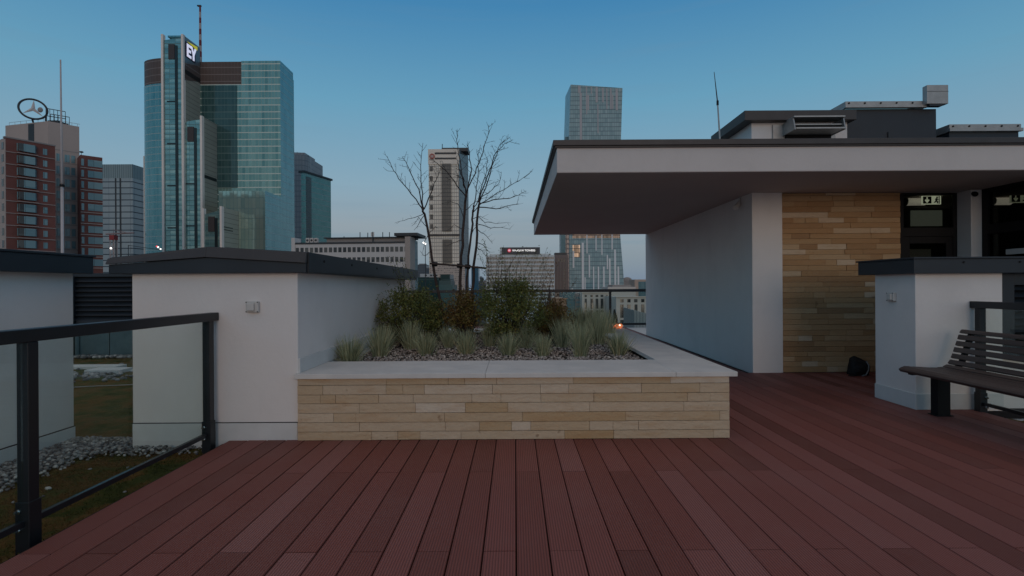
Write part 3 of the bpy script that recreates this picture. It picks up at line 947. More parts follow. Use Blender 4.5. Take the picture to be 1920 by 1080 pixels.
# small fittings
t = thing('wall_spotlight', 'small white spotlight on the pavilion side wall under the canopy', 'spotlight', (WX, 8.0, 2.45))
mb = MB(); mb.tube([(WX - .02, 7.95, SOF - .001), (WX - .02, 7.95, 2.47), (WX - .05, 7.94, 2.44)], .014, 8); mb.build('bracket', M['whitebox'], t)
mb = MB(); mb.tube([(WX - .03, 7.95, 2.47), (WX - .10, 7.90, 2.39)], [.03, .042], 12); mb.build('head', M['whitebox'], t)
t = thing('dome_camera', 'small black dome camera on the pillar beside the entrance door', 'camera', (6.40, 7.40, 2.5))
mb = MB(); mb.ball((6.395, 7.395, 2.49), .035, 12, 8); mb.build('dome', M['black_metal'], t, smooth=True)
mb = MB(); mb.tube([(6.395, 7.429, 2.50), (6.395, 7.40, 2.50)], .03, 12); mb.build('base', M['black_metal'], t)

# bag leaning on the stone wall
t = thing('backpack', 'black soft bag slumped on the deck against the stone wall', 'bag', (4.72, 7.3, 0))
mb = MB()
n, mm = 14, 9
vs = []
for j in range(mm):
    v = j / (mm - 1)
    for k in range(n):
        a = 2 * math.pi * k / n
        r = (1 - .38 * v ** 4) * (1 if v < 1 else .6) * (1 + .09 * math.sin(3 * a + 5 * v))
        e = .6
        cx_, sy_ = math.copysign(abs(math.cos(a)) ** e, math.cos(a)), math.copysign(abs(math.sin(a)) ** e, math.sin(a))
        vs.append((4.75 + .15 * r * cx_ + .02 * v, 7.38 + .10 * r * sy_ + .05 * v, .006 + .26 * v * (1 - .12 * math.cos(a))))
fs = [(j * n + k, j * n + (k + 1) % n, (j + 1) * n + (k + 1) % n, (j + 1) * n + k) for j in range(mm - 1) for k in range(n)]
fs += [tuple(range(n))[::-1], tuple((mm - 1) * n + k for k in range(n))]
mb.add(vs, fs)
cloth = plain('black_cloth', (.012, .012, .013), .8, bumps=.4, bscale=60)
mb.build('bag_body', cloth, t, smooth=True); t.scale = (.86, .86, .86)
mb = MB(); mb.ball((4.70, 7.275, .10), .085, 12, 8, 1, .45, .9); mb.build('front_pocket', cloth, t, smooth=True)
mb = MB(); mb.tube([(4.80, 7.27, .23), (4.825, 7.245, .17), (4.81, 7.235, .09), (4.77, 7.23, .02), (4.70, 7.22, .010)], .011, 6); mb.build('strap', plain('grey_strap', (.22, .22, .22), .7), t, smooth=True)
mb = MB(); mb.tube([(4.68, 7.24, .012), (4.58, 7.22, .012), (4.50, 7.25, .010)], .010, 6); mb.build('loose_strap', cloth, t, smooth=True)

# ------------------------------------------------------------------ plant on the pavilion roof
RZ = 2.93
t = thing('rooftop_housing', 'white rooftop housing with wide dark flat cap above the canopy', 'rooftop housing', (4.85, 9.6, RZ))
mb = MB(); mb.box(4.08, 5.72, 9.15, 10.4, RZ, 4.04); mb.build('wall', M['plaster'], t)
mb = MB(); mb.box(3.90, 5.79, 9.0, 10.55, 4.03, 4.195); mb.build('roof_cap', M['flashing'], t, bevel=.006)
t = thing('vent_hood', 'silver metal vent hood with black opening on the rooftop housing', 'vent', (5.0, 9.1, RZ))
mb = MB(); mb.box(4.43, 5.50, 9.115, 9.148, RZ + .06, 3.99); mb.build('backplate', M['galv'], t, bevel=.004)
mb = MB()
hx0, hx1 = 4.62, 5.42
def hood(za, zb, y0, th=.02):
    mb.hexa([(hx0, y0, za), (hx1, y0, za), (hx1, 9.114, zb), (hx0, 9.114, zb), (hx0, y0, za + th), (hx1, y0, za + th), (hx1, 9.114, zb + th), (hx0, 9.114, zb + th)])
hood(3.80, 3.80, 8.72, .025); hood(3.885, 3.87, 8.80, .02)
for x in (hx0 - .022, hx1 + .002):
    mb.extrude([(9.114, 3.79), (8.72, 3.79), (8.78, 3.995), (9.114, 3.995)], 'x', x, x + .02)
mb.box(hx0 - .02, hx1 + .02, 8.74, 8.99, 3.996, 4.02)
mb.build('hood', M['galv'], t, bevel=.003)
mb = MB(); mb.box(hx0 + .01, hx1 - .01, 9.09, 9.112, 3.74, 3.98); mb.build('opening', M['black_metal'], t)

t = thing('plant_room', 'dark blue metal clad box on the pavilion roof beside the capped housing', 'plant room', (6.6, 9.8, RZ))
mb = MB(); mb.box(5.80, 7.37, 9.3, 10.6, RZ, 4.30); mb.build('cladding', plain('dark_cladding', (.018, .024, .034), .5, var=.1, nscale=3), t, bevel=.006)
mb = MB(); mb.box(6.42, 6.66, 9.275, 9.299, RZ, 3.24); mb.box(6.52, 6.535, 9.28, 9.299, 3.24, 3.9); mb.box(6.40, 6.412, 9.285, 9.299, RZ, 3.3); mb.build('access_panel', M['anthracite'], t)
def skylight(lab, x0, x1, y, z0, z1, depth):
    t = thing('skylight_frame', lab, 'skylight', ((x0 + x1) / 2, y, z0), 'metal framed skylights on the roof')
    mb = MB()
    zm = z0 + (z1 - z0) * .42
    mb.box(x0, x1, y, y + .03, zm + .004, z1); mb.box(x0 - .015, x1 + .015, y - .03, y + .03, z0, zm)
    mb.box(x0, x0 + .03, y + .03, y + depth, z0, z1); mb.box(x1 - .03, x1, y + .03, y + depth, z0, z1)
    mb.build('frame', M['galv'], t, bevel=.004)
    mb = MB(); mb.box(x0 + .03, x1 - .03, y + .03, y + depth, z1 - .06, z1 - .03); mb.build('glazing', M['glass_door'], t)
    mb = MB()
    n = 5
    for i in range(n):
        x = x0 + .06 + (x1 - x0 - .12) * i / (n - 1) * (.86 if lab[0] == 'l' else 1)
        mb = MB(); mb.tube([(x, y + .001, (zm + z1) / 2), (x, y - .010, (zm + z1) / 2)], .016, 8); mb.build('rivet', M['black_metal'], t)
    return t
skylight('long silver skylight frame on top of the dark plant room', 5.75, 7.15, 9.24, 4.302, 4.42, 1.3)
sk = skylight('silver skylight frame on low dark kerb at the right frame edge', 7.60, 8.85, 9.3, 3.90, 4.03, 1.3)
mb = MB(); mb.box(7.62, 8.83, 9.33, 10.5, RZ, 3.90); mb.build('kerb', M['anthracite'], sk)
t = thing('exhaust_box', 'pale metal exhaust box on the corner of the dark plant room', 'exhaust box', (7.28, 9.2, 4.30))
mb = MB(); mb.box(7.09, 7.455, 9.14, 9.25, 4.335, 4.66); mb.build('casing', M['galv'], t, bevel=.008)
mb = MB(); mb.box(7.14, 7.36, 9.15, 9.24, 4.302, 4.334); mb.build('collar', M['anthracite'], t)
mb = MB(); mb.box(7.088, 7.457, 9.136, 9.139, 4.545, 4.55); mb.build('seam', M['anthracite'], t)
t = thing('whip_antenna', 'thin leaning whip antenna on the canopy roof edge', 'antenna', pt(1352, 257, 7.2))
p0, pm, p1 = pt(1352, 262, 7.2), pt(1345.5, 193, 7.2), pt(1339, 135, 7.2)
p0.z = RZ
mb = MB(); mb.tube([p0, pm], [.013, .010], 8); mb.build('lower_mast', M['galv'], t)
mb = MB(); mb.tube([pm, p1], [.009, .004], 6); mb.build('whip', M['bark'], t)
mb = MB(); mb.tube([pm - Vector((0, 0, .03)), pm + Vector((0, 0, .03))], .016, 8); mb.build('joint', M['black_metal'], t)
mb = MB(); mb.box(p0.x - .06, p0.x + .06, p0.y - .06, p0.y + .06, RZ, RZ + .02); mb.build('foot', M['galv'], t)

# little lamp with orange globes at the far end of the planter
t = thing('terrace_lantern', 'small dark lantern with glowing orange globes at the planter far end', 'lantern', (1.62, 8.83, .547))
mb = MB(); mb.tube([(1.66, 8.83, .548), (1.66, 8.83, .60), (1.66, 8.83, .72), (1.65, 8.83, .80), (1.65, 8.83, .86)], [.06, .045, .040, .022, .012], 10); mb.build('stem', M['black_metal'], t)
mb = MB(); mb.tube([(1.70, 8.83, .66), (1.68, 8.83, .80)], .007, 6); mb.build('strut', M['galv'], t)
glow = emit('orange_glow', (1.0, .30, .12), .35)
spark = emit('bulb_glow', (1.0, .82, .62), 3.0)
for x, y in ((1.60, 8.76), (1.68, 8.75), (1.74, 8.80), (1.56, 8.84)):
    mb = MB(); mb.ball((x, y, .588), .04, 10, 7); g = mb.build('globe', glow, t, smooth=True)
for x in (1.595, 1.715):
    mb = MB(); mb.ball((x, 8.722, .605), .012, 8, 5); mb.build('bulb', spark, t)

# ================================================================== planting
GZ = .485
def blade(mb, base, dirv, up, L, w, bend, rr, seg=3):
    d = Vector((dirv[0], dirv[1], 0)); side = Vector((-dirv[1], dirv[0], 0))
    a = rr.uniform(0, 6.28); side = Vector((math.cos(a), math.sin(a), 0))
    vs, fs = [], []
    p = Vector(base); ang = up
    for i in range(seg + 1):
        ww = w * (1 - i / seg) ** .7 + .0006
        vs += [p - side * ww / 2, p + side * ww / 2]
        p = p + (d * math.cos(ang) + Vector((0, 0, math.sin(ang)))) * (L / seg)
        ang -= bend / seg * rr.uniform(.6, 1.4)
    for i in range(seg): fs.append((2 * i, 2 * i + 1, 2 * i + 3, 2 * i + 2))
    mb.add(vs, fs)
def tuft_mesh(seed, nb=430, h=.32):
    rr = random.Random(seed); mb = MB()
    for i in range(nb):
        a = rr.uniform(0, 6.28); r = abs(rr.gauss(0, .036))
        lean = min(1.25, abs(rr.gauss(0, .55)))
        L = h * rr.uniform(.55, 1.12)
        mb.tint = min(1, max(0, rr.gauss(.42, .2) + (.35 if rr.random() < .10 else 0)))
        blade(mb, (r * math.cos(a), r * math.sin(a), 0), (math.cos(a), math.sin(a)), math.pi / 2 - lean * .75, L, rr.uniform(.0050, .0088), rr.uniform(.05, .45), rr)
    # dry thatch at the foot
    for i in range(60):
        a = rr.uniform(0, 6.28); mb.tint = rr.uniform(.85, 1)
        blade(mb, (.03 * math.cos(a), .03 * math.sin(a), 0), (math.cos(a), math.sin(a)), rr.uniform(.5, 1.3), h * rr.uniform(.2, .4), .006, .6, rr)
    return mb
protos = []
# (px, py of the foot, height factor, width factor, label)
TUFTS = [
 (650, 671, 1.00, 1.15, 'grass tuft nearest the white kiosk wall in the planter'),
 (713, 668, 1.12, 1.1, 'grass tuft second from the kiosk wall in the front row'),
 (799, 665, .92, 1.05, 'bluish low grass tuft in the front row below the left shrub'),
 (874, 664, .98, .95, 'grass tuft in the front row in front of the rusty shrub'),
 (953, 666, .88, 1.0, 'bluish grass tuft in the middle of the front row'),
 (1018, 667, .86, .85, 'small upright grass tuft right of the middle of the front row'),
 (1089, 668, 1.35, 1.05, 'tallest grass tuft of the front row'),
 (1160, 665, .95, 1.0, 'rightmost grass tuft beside the wide coping corner'),
 (690, 652, 1.05, 1.1, 'grass tuft behind the front row beside the kiosk wall'),
 (770, 655, 1.25, 1.0, 'straw tipped grass tuft standing before the left shrub'),
 (841, 652, .95, .9, 'grass tuft at the foot of the left bare tree'),
 (917, 650, 1.2, .9, 'upright grass tuft between the rusty shrub and the large shrub'),
 (986, 652, 1.1, 1.0, 'dark grass tuft at the foot of the large shrub'),
 (1054, 651, 1.3, 1.05, 'grass tuft left of the tallest front tuft'),
 (1122, 645, 1.45, 1.2, 'bushy grass tuft behind the tallest front tuft'),
 (1040, 634, 1.35, 1.2, 'grass tuft in the back rows below the yellow shrub'),
 (1078, 628, 1.5, 1.2, 'grass tuft in the back rows right of the yellow shrub'),
 (1110, 625, 1.5, 1.2, 'grass tuft in the back rows near the beige palace view'),
 (1140, 632, 1.35, 1.1, 'grass tuft in the back rows beside the long coping'),
 (1092, 615, 1.5, 1.2, 'furthest grass tuft among the right back rows'),
 (1124, 615, 1.45, 1.2, 'furthest grass tuft just left of the orange lantern'),
 (735, 640, 1.3, 1.1, 'grass tuft tucked under the left edge of the left shrub'),
 (1012, 643, 1.1, 1.0, 'grass tuft between the large shrub and the back rows'),
]
for i, (px, py, hh, ww, lab) in enumerate(TUFTS):
    rx, rz = ray(px, py)
    Y = (GZ - EYE) / rz
    Y = min(Y, 8.4)
    if i == 0: Y = 5.32
    x = max(rx * Y, -1.645)
    if i < 4:
        t = thing('grass_tuft', lab, 'grass tuft', (x, Y, GZ - .005), 'grass tufts in the planter')
        mb = tuft_mesh(40 + i)
        o = mb.build('blades', M['tuft']); o.parent = t
        protos.append(t)
    else:
        t = copy_tree(protos[i % 4]); t['label'] = lab
        t.location = (x, Y, GZ - .005)
    t.scale = (ww * .86, ww * .86, hh * .95); t.rotation_euler.z = i * 1.7

def leaf(mb, p, rr, l, w):
    a, e = rr.uniform(0, 6.28), rr.uniform(-.7, 1.2)
    d = Vector((math.cos(a) * math.cos(e), math.sin(a) * math.cos(e), math.sin(e)))
    s = d.cross(Vector((rr.uniform(-1, 1), rr.uniform(-1, 1), rr.uniform(-1, 1))))
    if s.length < 1e-4: return
    s.normalize()
    mb.add([p - s * w * .1, p + d * l * .5 - s * w / 2, p + d * l, p + d * l * .5 + s * w / 2], [(0, 1, 2, 3)])
def shrub(lab, px, py_top, py_bot, pxw, Y, mat, seed, n=2600, sprays=0, lf=.036):
    rr = random.Random(seed)
    c = pt(px, (py_top + py_bot) / 2, Y)
    hw = pxw / 2 * Y / F
    hz = (py_bot - py_top) / 2 * Y / F
    t = thing('shrub', lab, 'shrub', (c.x, Y, GZ), 'shrubs in the planter')
    st, fo = MB(), MB()
    # sub-branches radiate from the foot; leaves sit along them in clumps
    ends = []
    for i in range(130):
        a = rr.uniform(0, 6.28); q = rr.random() ** .5; zz = rr.uniform(-.75, 1)
        k = math.sqrt(max(0, 1 - zz * zz * .9)) * q * rr.uniform(.8, 1.12)
        e = Vector((c.x + hw * k * math.cos(a), Y + hw * .85 * k * math.sin(a), c.z + hz * zz * rr.uniform(.75, 1.05)))
        e.z = max(e.z, GZ + .06)
        ends.append(e)
        foot = Vector((c.x + rr.gauss(0, .05), Y + rr.gauss(0, .05), GZ - .01))
        mid = foot.lerp(e, .55) + Vector((rr.gauss(0, .03), rr.gauss(0, .03), .05))
        st.tube([foot, mid, e], [.006, .004, .0018], 4, cap=False)
    for i in range(n):
        e = rr.choice(ends)
        sp = rr.random()
        p = e + Vector((rr.gauss(0, .06), rr.gauss(0, .06), rr.gauss(0, .055))) * (.4 + sp)
        if p.z < GZ + .03: continue
        # light clumps and dark clumps come from which branch the leaf belongs to
        fo.tint = min(1, max(0, (hash((int(e.x * 97), int(e.z * 89))) % 100) / 160 + rr.gauss(.15, .16)))
        leaf(fo, p, rr, lf * rr.uniform(.6, 1.3), lf * rr.uniform(.28, .5))
    for i in range(sprays):
        a = rr.uniform(0, 6.28)
        foot = c + Vector((rr.uniform(-.6, .6) * hw, rr.uniform(-.5, .5) * hw, hz * rr.uniform(.2, .7)))
        tip = foot + Vector((rr.uniform(-.28, .34), rr.uniform(-.2, .2), rr.uniform(.30, .72)))
        mid = foot.lerp(tip, .5) + Vector((rr.uniform(-.05, .05), 0, .06))
        st.tube([foot, mid, tip], [.003, .0022, .001], 4, cap=False)
        for k in range(34):
            u = rr.random() ** .8
            q = (foot.lerp(mid, u * 2) if u < .5 else mid.lerp(tip, u * 2 - 1)) + Vector((rr.gauss(0, .022), rr.gauss(0, .022), rr.gauss(0, .022)))
            fo.tint = rr.uniform(0, .7)
            leaf(fo, q, rr, lf * rr.uniform(.4, .8), lf * rr.uniform(.25, .42))
    st.build('stems', M['twig'], t)
    fo.build('foliage', mat, t)
shrub('dark green shrub against the white kiosk wall', 768, 544, 642, 128, 7.0, M['shrub_green'], 1, 8500, 8)
shrub('small rusty brown shrub in the middle of the planter', 869, 552, 628, 66, 6.9, M['shrub_rust'], 2, 5200)
shrub('large green and brown shrub with loose sprays before the pale office block', 960, 526, 640, 150, 6.9, M['shrub_green'], 3, 11500, 30)
shrub('yellowish low shrub right of the large shrub', 1030, 568, 628, 80, 7.1, M['shrub_rust'], 4, 4600, 9)
shrub('dark narrow shrub between the left and the rusty shrubs', 815, 566, 632, 40, 7.6, M['shrub_green'], 5, 2600)

# bare young trees: limbs laid out one by one, twigs grown from them
def limb_tube(mb, pxs, Y, r0, r1, rr, dy):
    pts = []
    for i, (x, y) in enumerate(pxs):
        pts.append(pt(x, y, Y + dy * i / max(1, len(pxs) - 1)))
    # smooth
    out = []
    for a, c in zip(pts, pts[1:]):
        for k in range(3):
            out.append(a.lerp(c, k / 3) + Vector((rr.gauss(0, .006), rr.gauss(0, .01), rr.gauss(0, .004))))
    out.append(pts[-1])
    n = len(out)
    mb.tube(out, [r0 + (r1 - r0) * i / (n - 1) for i in range(n)], 6, cap=True)
    return out
def twigs(mb, line, rr, r, dens, lmin, lmax, start=.15, depth=0):
    tot = sum((c - a).length for a, c in zip(line, line[1:]))
    n = max(1, int(tot * dens))
    for i in range(n):
        u = start + (1 - start) * (i + rr.random()) / n
        k = min(len(line) - 2, int(u * (len(line) - 1)))
        a, c = line[k], line[k + 1]
        p = a.lerp(c, u * (len(line) - 1) - k if k < len(line) - 1 else 0)
        d = (c - a).normalized()
        s = Vector((rr.gauss(0, 1), rr.gauss(0, 1), rr.gauss(0, .5)))
        s = (s - d * s.dot(d)).normalized()
        dv = (d * rr.uniform(.25, .9) + s * rr.uniform(.6, 1) + Vector((0, 0, .2))).normalized()
        L = rr.uniform(lmin, lmax) * (1 - .45 * u)
        q1 = p + dv * L * .55
        q2 = q1 + (dv + Vector((rr.gauss(0, .2), rr.gauss(0, .2), rr.uniform(0, .3)))).normalized() * L * .45
        mb.tube([p, q1, q2], [r, r * .75, r * .45], 4, cap=False)
        if depth: twigs(mb, [p, q1, q2], rr, r * .7, 16, L * .25, L * .5, .3, depth - 1)
def tree(lab, trunk, limbs, Y, r, seed, lower=()):
    rr = random.Random(seed)
    base = pt(trunk[0][0], trunk[0][1], Y)
    t = thing('bare_tree', lab, 'tree', (base.x, Y, GZ), 'bare young trees in the planter')
    mb = MB(); tl = limb_tube(mb, trunk, Y, r, r * .62, rr, 0)
    mb.build('trunk', M['bark'], t)
    br, tw = MB(), MB()
    for L in limbs:
        line = limb_tube(br, L, Y, r * .40, .0025, rr, rr.uniform(-.7, .7))
        twigs(tw, line, rr, .0027, 14, .10, .26, .16, 1)
    for L in lower:
        line = limb_tube(br, L, Y, .0055, .0016, rr, rr.uniform(-.6, .6))
        twigs(tw, line, rr, .0018, 8, .06, .16, .2, 0)
    n0 = len(br.v); br.add(tw.v, tw.f)
    br.build('branches', M['twig'], t)
tree('bare young tree leaning left, nearest the white kiosk', [(843, 640), (833, 592), (820, 540), (809, 480), (795, 400), (793, 388)],
     [[(793, 392), (772, 365), (748, 335), (733, 310), (726, 293)], [(793, 392), (784, 355), (770, 325), (760, 303), (754, 294)],
      [(794, 390), (790, 350), (789, 312), (793, 268)], [(795, 392), (808, 362), (818, 335), (827, 312)]], 7.3, .022, 5,
     [[(795, 400), (778, 408), (758, 412), (740, 418)], [(797, 405), (786, 384), (776, 382)], [(800, 425), (785, 408), (772, 424)], [(797, 402), (783, 425), (776, 432)],
      [(802, 440), (795, 458), (792, 475)], [(808, 470), (796, 480), (787, 470)], [(803, 440), (816, 425), (822, 428)]])
tree('bare tree with the straightest reddish trunk, second from the left', [(861, 640), (862, 545), (864, 500), (868, 440), (873, 380), (874, 362)],
     [[(874, 365), (866, 330), (860, 290), (857, 262), (857, 244)], [(874, 372), (858, 350), (838, 322), (818, 305), (808, 296)],
      [(874, 365), (885, 335), (898, 305), (909, 275), (916, 250), (917, 234)], [(874, 362), (869, 340), (862, 320), (857, 305)], [(875, 362), (884, 320), (880, 285), (876, 272)]], 7.3, .023, 6,
     [[(870, 410), (858, 382), (845, 378), (828, 382)], [(868, 430), (852, 422), (835, 434)], [(866, 450), (850, 455), (838, 462)], [(872, 395), (890, 380), (905, 372)]])
tree('bare slender tree between the reddish trunk and the rightmost tree', [(874, 640), (875, 545), (879, 480), (885, 420), (887, 395), (888, 385)],
     [[(887, 395), (893, 360), (897, 330), (896, 300), (894, 280)], [(887, 398), (903, 380), (925, 366), (950, 352), (975, 338), (992, 326)], [(888, 390), (900, 372), (915, 362), (935, 345), (940, 322)]], 7.3, .018, 7,
     [[(886, 410), (900, 405), (915, 412)], [(882, 440), (893, 425), (897, 418)]])
tree('bare tree with long right reaching branches, rightmost of the four', [(884, 640), (886, 545), (889, 500), (894, 440), (897, 385), (898, 372)],
     [[(898, 378), (908, 345), (922, 310), (930, 285), (945, 270), (962, 262)], [(898, 380), (915, 340), (928, 300), (938, 270), (955, 258)],
      [(898, 382), (925, 375), (955, 372), (972, 366), (987, 358)], [(898, 388), (930, 392), (955, 385), (972, 383)], [(897, 380), (904, 350), (912, 320), (914, 296)]], 7.3, .021, 8,
     [[(896, 405), (908, 416), (930, 418), (958, 418)], [(896, 420), (920, 427), (940, 426), (957, 430)], [(895, 430), (907, 438), (920, 452), (923, 457)], [(894, 455), (905, 458), (915, 470), (918, 475)], [(893, 465), (905, 470), (912, 484)]])
# tie rail between the trunks
t = thing('tree_tie_rail', 'horizontal wooden tie rail lashed across the bare trunks', 'tie rail', pt(858, 500, 7.26))
mb = MB(); mb.tube([pt(806, 494, 7.24), pt(862, 498, 7.24), pt(912, 503, 7.24)], .013, 8); mb.build('rail', M['bark'], t)
for x, y in ((815, 494.6), (862, 498), (877, 499.5)):
    mb = MB(); mb.tube([pt(x - 5, y, 7.26), pt(x + 5, y + 1, 7.26)], .03, 8); mb.build('lashing', M['black_metal'], t)

# ================================================================== the city
def PL(px, Y): return (ray(px, 540)[0] * Y, Y)
def ZT(px, py, Y): return pt(px, py, Y).z
GR = -34.2
M['brick'] = plain('red_brick', (.195, .073, .060), .85, var=.12, nscale=.3)
M['pale_clad'] = plain('pale_cladding', (.46, .39, .355), .8, var=.06, nscale=.1)
M['grey_clad'] = plain('grey_cladding', (.30, .28, .27), .8, var=.06, nscale=.1)
M['win'] = facade('window_glass', (.09, .20, .24), (.20, .33, .36), (.02, .02, .02), 2.0, 2.7, 0.03, 0.0, rough=.08, spec=.6, wob=.05, jit=.8)
M['dkwin'] = facade('dark_window', (.018, .024, .03), (.12, .12, .11), (.02, .02, .02), 1.5, 3.0, 0.0, 0.0, rough=.08, spec=.5, wob=.05, jit=.95)
M['white_ledge'] = plain('white_ledge', (.62, .58, .56), .7)
M['dull_ledge'] = plain('dull_ledge', (.36, .29, .27), .8)
M['mast_metal'] = plain('dark_truss', (.05, .055, .06), .5, metal=.4)

# ---- brick tower with a pale core
Yb = 130.
A, Bq = PL(12, Yb), PL(105, Yb * 1.064)
t = thing('brick_tower', 'red brick office tower with bay windows and a pale plaster core', 'office tower', (-118, 140, GR))
bz = ZT(12, 258, Yb)
fA = Face(A, Bq)
bk = (fA.p(0, -14), fA.p(fA.L, -14))
mb = MB(); mb.prism([A, Bq, bk[1], bk[0]], GR, bz); mb.build('brick_wall', M['brick'], t)
fl0 = 23.05 * Yb / F
# pale flank left of the corner
fL = Face((A[0] - 14, A[1] + 7), A)
mb = MB(); mb.prism([fL.p(0, .15), fL.p(fL.L, .15), fL.p(fL.L, -8), fL.p(0, -8)], GR, bz - .3); mb.build('pale_flank', M['pale_clad'], t)
for i in range(16):
    z = bz - 3.0 - i * fl0
    if z < -20: break
    if i < 10:
        mb = MB()
        s0, s1 = fA.hit(33)[0], fA.hit(70)[0]
        c = .75
        pl4 = [fA.p(s0, 0), fA.p(s0 + .5, c), fA.p(s1 - .5, c), fA.p(s1, 0)]
        mb.prism(pl4, z + .25, z + 2.15); w = mb.build('bay_window', M['win'], t)
        mb = MB(); mb.facebox(fA, s0 + .12, s0 + 1.1, z + .26, z + 2.14, .05, .78); mb.build('bay_frame', M['dkwin'], w)
        s0, s1 = fA.hit(82)[0], fA.hit(90)[0]
        mb = MB(); mb.facebox(fA, s0, s1, z + .35, z + 1.9, .0, .06); mb.build('window', M['win'], t)
        for q in range(4):
            mb = MB(); mb.facebox(fL, fL.L - 1.6 - q * 2.4, fL.L - .5 - q * 2.4, z + .2, z + 2.0, .15, .22); mb.build('window', M['dkwin'], t)
for i in range(12):
    z = bz - 3.0 - i * fl0
    mb = MB(); mb.facebox(fA, 0, fA.L, z - .42, z - .22, .02, .16)
    mb.facebox(fA, fA.hit(33)[0] - .1, fA.hit(70)[0] + .1, z - .42, z - .20, .14, .95)
    mb.build('stone_course', M['dull_ledge'], t)
mb = MB(); mb.facebox(fA, -.2, fA.L + .1, bz, bz + .35, -1, .12); mb.build('parapet', M['grey_clad'], t)
# core
Yc = 150.
c0, c1, c2 = PL(92, Yc), PL(150.5, Yc * 1.036), PL(12, Yc * 1.026)
cz = ZT(92, 227, Yc)
fR, fW = Face(c0, c1), Face(c2, c0)
mb = MB(); mb.prism([c2, c0, c1, (c1[0] - 12, c1[1] + 10), (c2[0] - 2, c2[1] + 14)], GR, cz); core = mb.build('core', M['pale_clad'], t)
mb = MB(); s0, s1 = fW.hit(55)[0], fW.hit(66)[0]; mb.facebox(fW, s0, s1, bz - 4, cz - .3, .0, .05); mb.build('dark_slot', M['mast_metal'], core)
for i in range(11):
    y0 = 291 + i * 23
    for (a, b2) in ((107, 113), (122.5, 132), (135, 142.5)):
        s0, s1 = fR.hit(a)[0], fR.hit(b2)[0]
        z1, z0 = fR.hit(130, y0)[1], fR.hit(130, y0 + 14)[1]
        mb = MB(); mb.facebox(fR, s0, s1, z0, z1, .0, .06); mb.build('window', M['win'], t)
for i in range(9):
    z = fR.hit(130, 284 + i * 23)[1]; mb = MB(); mb.facebox(fR, 0, fR.L, z - .1, z + .1, .0, .05); mb.build('stone_course', M['grey_clad'], core)
mb = MB()
for i in range(7): mb.tube([(fW.p(1 + i * 2.2).x, fW.p(1 + i * 2.2).y + .4, cz), (fW.p(1 + i * 2.2).x, fW.p(1 + i * 2.2).y + .4, cz + .9)], .05, 4)
mb.tube([(fW.p(1).x, fW.p(1).y + .4, cz + .9), (fW.p(14.2).x, fW.p(14.2).y + .4, cz + .9)], .05, 4)
for i in range(4): mb.tube([(fR.p(2.4 + i * 1.3).x, fR.p(2.4 + i * 1.3).y + .4, cz), (fR.p(2.4 + i * 1.3).x, fR.p(2.4 + i * 1.3).y + .4, cz + .8)], .05, 4)
mb.tube([(fR.p(2.2).x, fR.p(2.2).y + .4, cz + .8), (fR.p(fR.L - .1).x, fR.p(fR.L - .1).y + .4, cz + .8)], .05, 4)
mb.build('roof_railing', M['galv'], core)
# right brick wing
w0, w1 = PL(152, 151), PL(193.5, 154.6)
wz = ZT(152, 290, 151)
fG = Face(w0, w1)
mb = MB(); mb.prism([w0, w1, fG.p(fG.L, -12), fG.p(0, -12)], GR, wz); mb.build('brick_wing', M['brick'], t)
for i in range(10):
    y0 = 301 + i * 20.6
    z1, z0 = fG.hit(180, y0)[1], fG.hit(180, y0 + 12.5)[1]
    mb = MB(); mb.facebox(fG, fG.hit(166)[0], fG.L, z0, z1, .0, .10); mb.build('window', M['win'], t)
    mb = MB(); mb.facebox(fG, .2, .8, z0, z1, .0, .10); mb.build('window', M['win'], t)
for i in range(10):
    z = fG.hit(180, 317 + i * 20.6)[1]; mb = MB(); mb.facebox(fG, 0, fG.L, z - .12, z + .06, .0, .14); mb.build('stone_course', M['pale_clad'], t)
mb = MB(); q = fG.p(.5, -2); mb.tube([(q.x, q.y, wz), (q.x, q.y, wz + .9)], .06, 5); mb.ball((q.x, q.y, wz + 1.2), .45, 8, 5, 1.3, 1, .6); mb.build('roof_dish', M['mast_metal'], t)

# ---- ring sign with three-pointed star on the core roof
c = pt(62, 204.5, 151)
t = thing('rooftop_sign', 'large round ring sign with three pointed star on the tower core', 'roof sign', (c.x, c.y, cz))
Rr = 3.05
def ringm(): return Matrix.Translation(c) @ Matrix.Rotation(R(42), 4, 'Z') @ Matrix.Rotation(R(4), 4, 'Y') @ Matrix.Rotation(R(-15), 4, 'X')
MX = ringm()
mb = MB(); mb.tube([MX @ Vector((Rr * math.cos(a), 0, Rr * math.sin(a))) for a in [2 * math.pi * i / 40 for i in range(41)]], .27, 8, cap=False)
mb.build('ring', M['mast_metal'], t, smooth=True)
mb = MB()
for k in range(3):
    a = R((90, 224, 322)[k])
    tip = Vector((math.cos(a), 0, math.sin(a))) * Rr * .96; sd2 = Vector((-math.sin(a), 0, math.cos(a))) * .46
    pts5 = [Vector((0, -.28, 0)), Vector((0, .28, 0)), sd2 * 1.0 + tip * .10, -sd2 * 1.0 + tip * .10, tip]
    pts5 = [MX @ p for p in pts5]
    mb.add(pts5, [(0, 3, 4), (0, 4, 2), (1, 4, 3), (1, 2, 4), (0, 2, 1, 3)])
mb.build('star', M['white_ledge'], t)
mb = MB()
f0, f1, f2 = pt(86, 208, 152), pt(122.5, 214, 155), pt(83, 217, 151)
zb, zt2 = cz + .1, ZT(92, 203, 152)
def truss(p, q, za, zb2):
    for k in range(6):
        u = k / 5; x, y = p.x + (q.x - p.x) * u, p.y + (q.y - p.y) * u
        mb.tube([(x, y, za), (x, y, zb2)], .09, 4)
    for z in (za, (za + zb2) / 2, zb2): mb.tube([(p.x, p.y, z), (q.x, q.y, z)], .11, 4)
truss(f0, f1, zb, zt2); truss(f0 + Vector((-3, 5, 0)), f1 + Vector((-3, 5, 0)), zb, zt2)
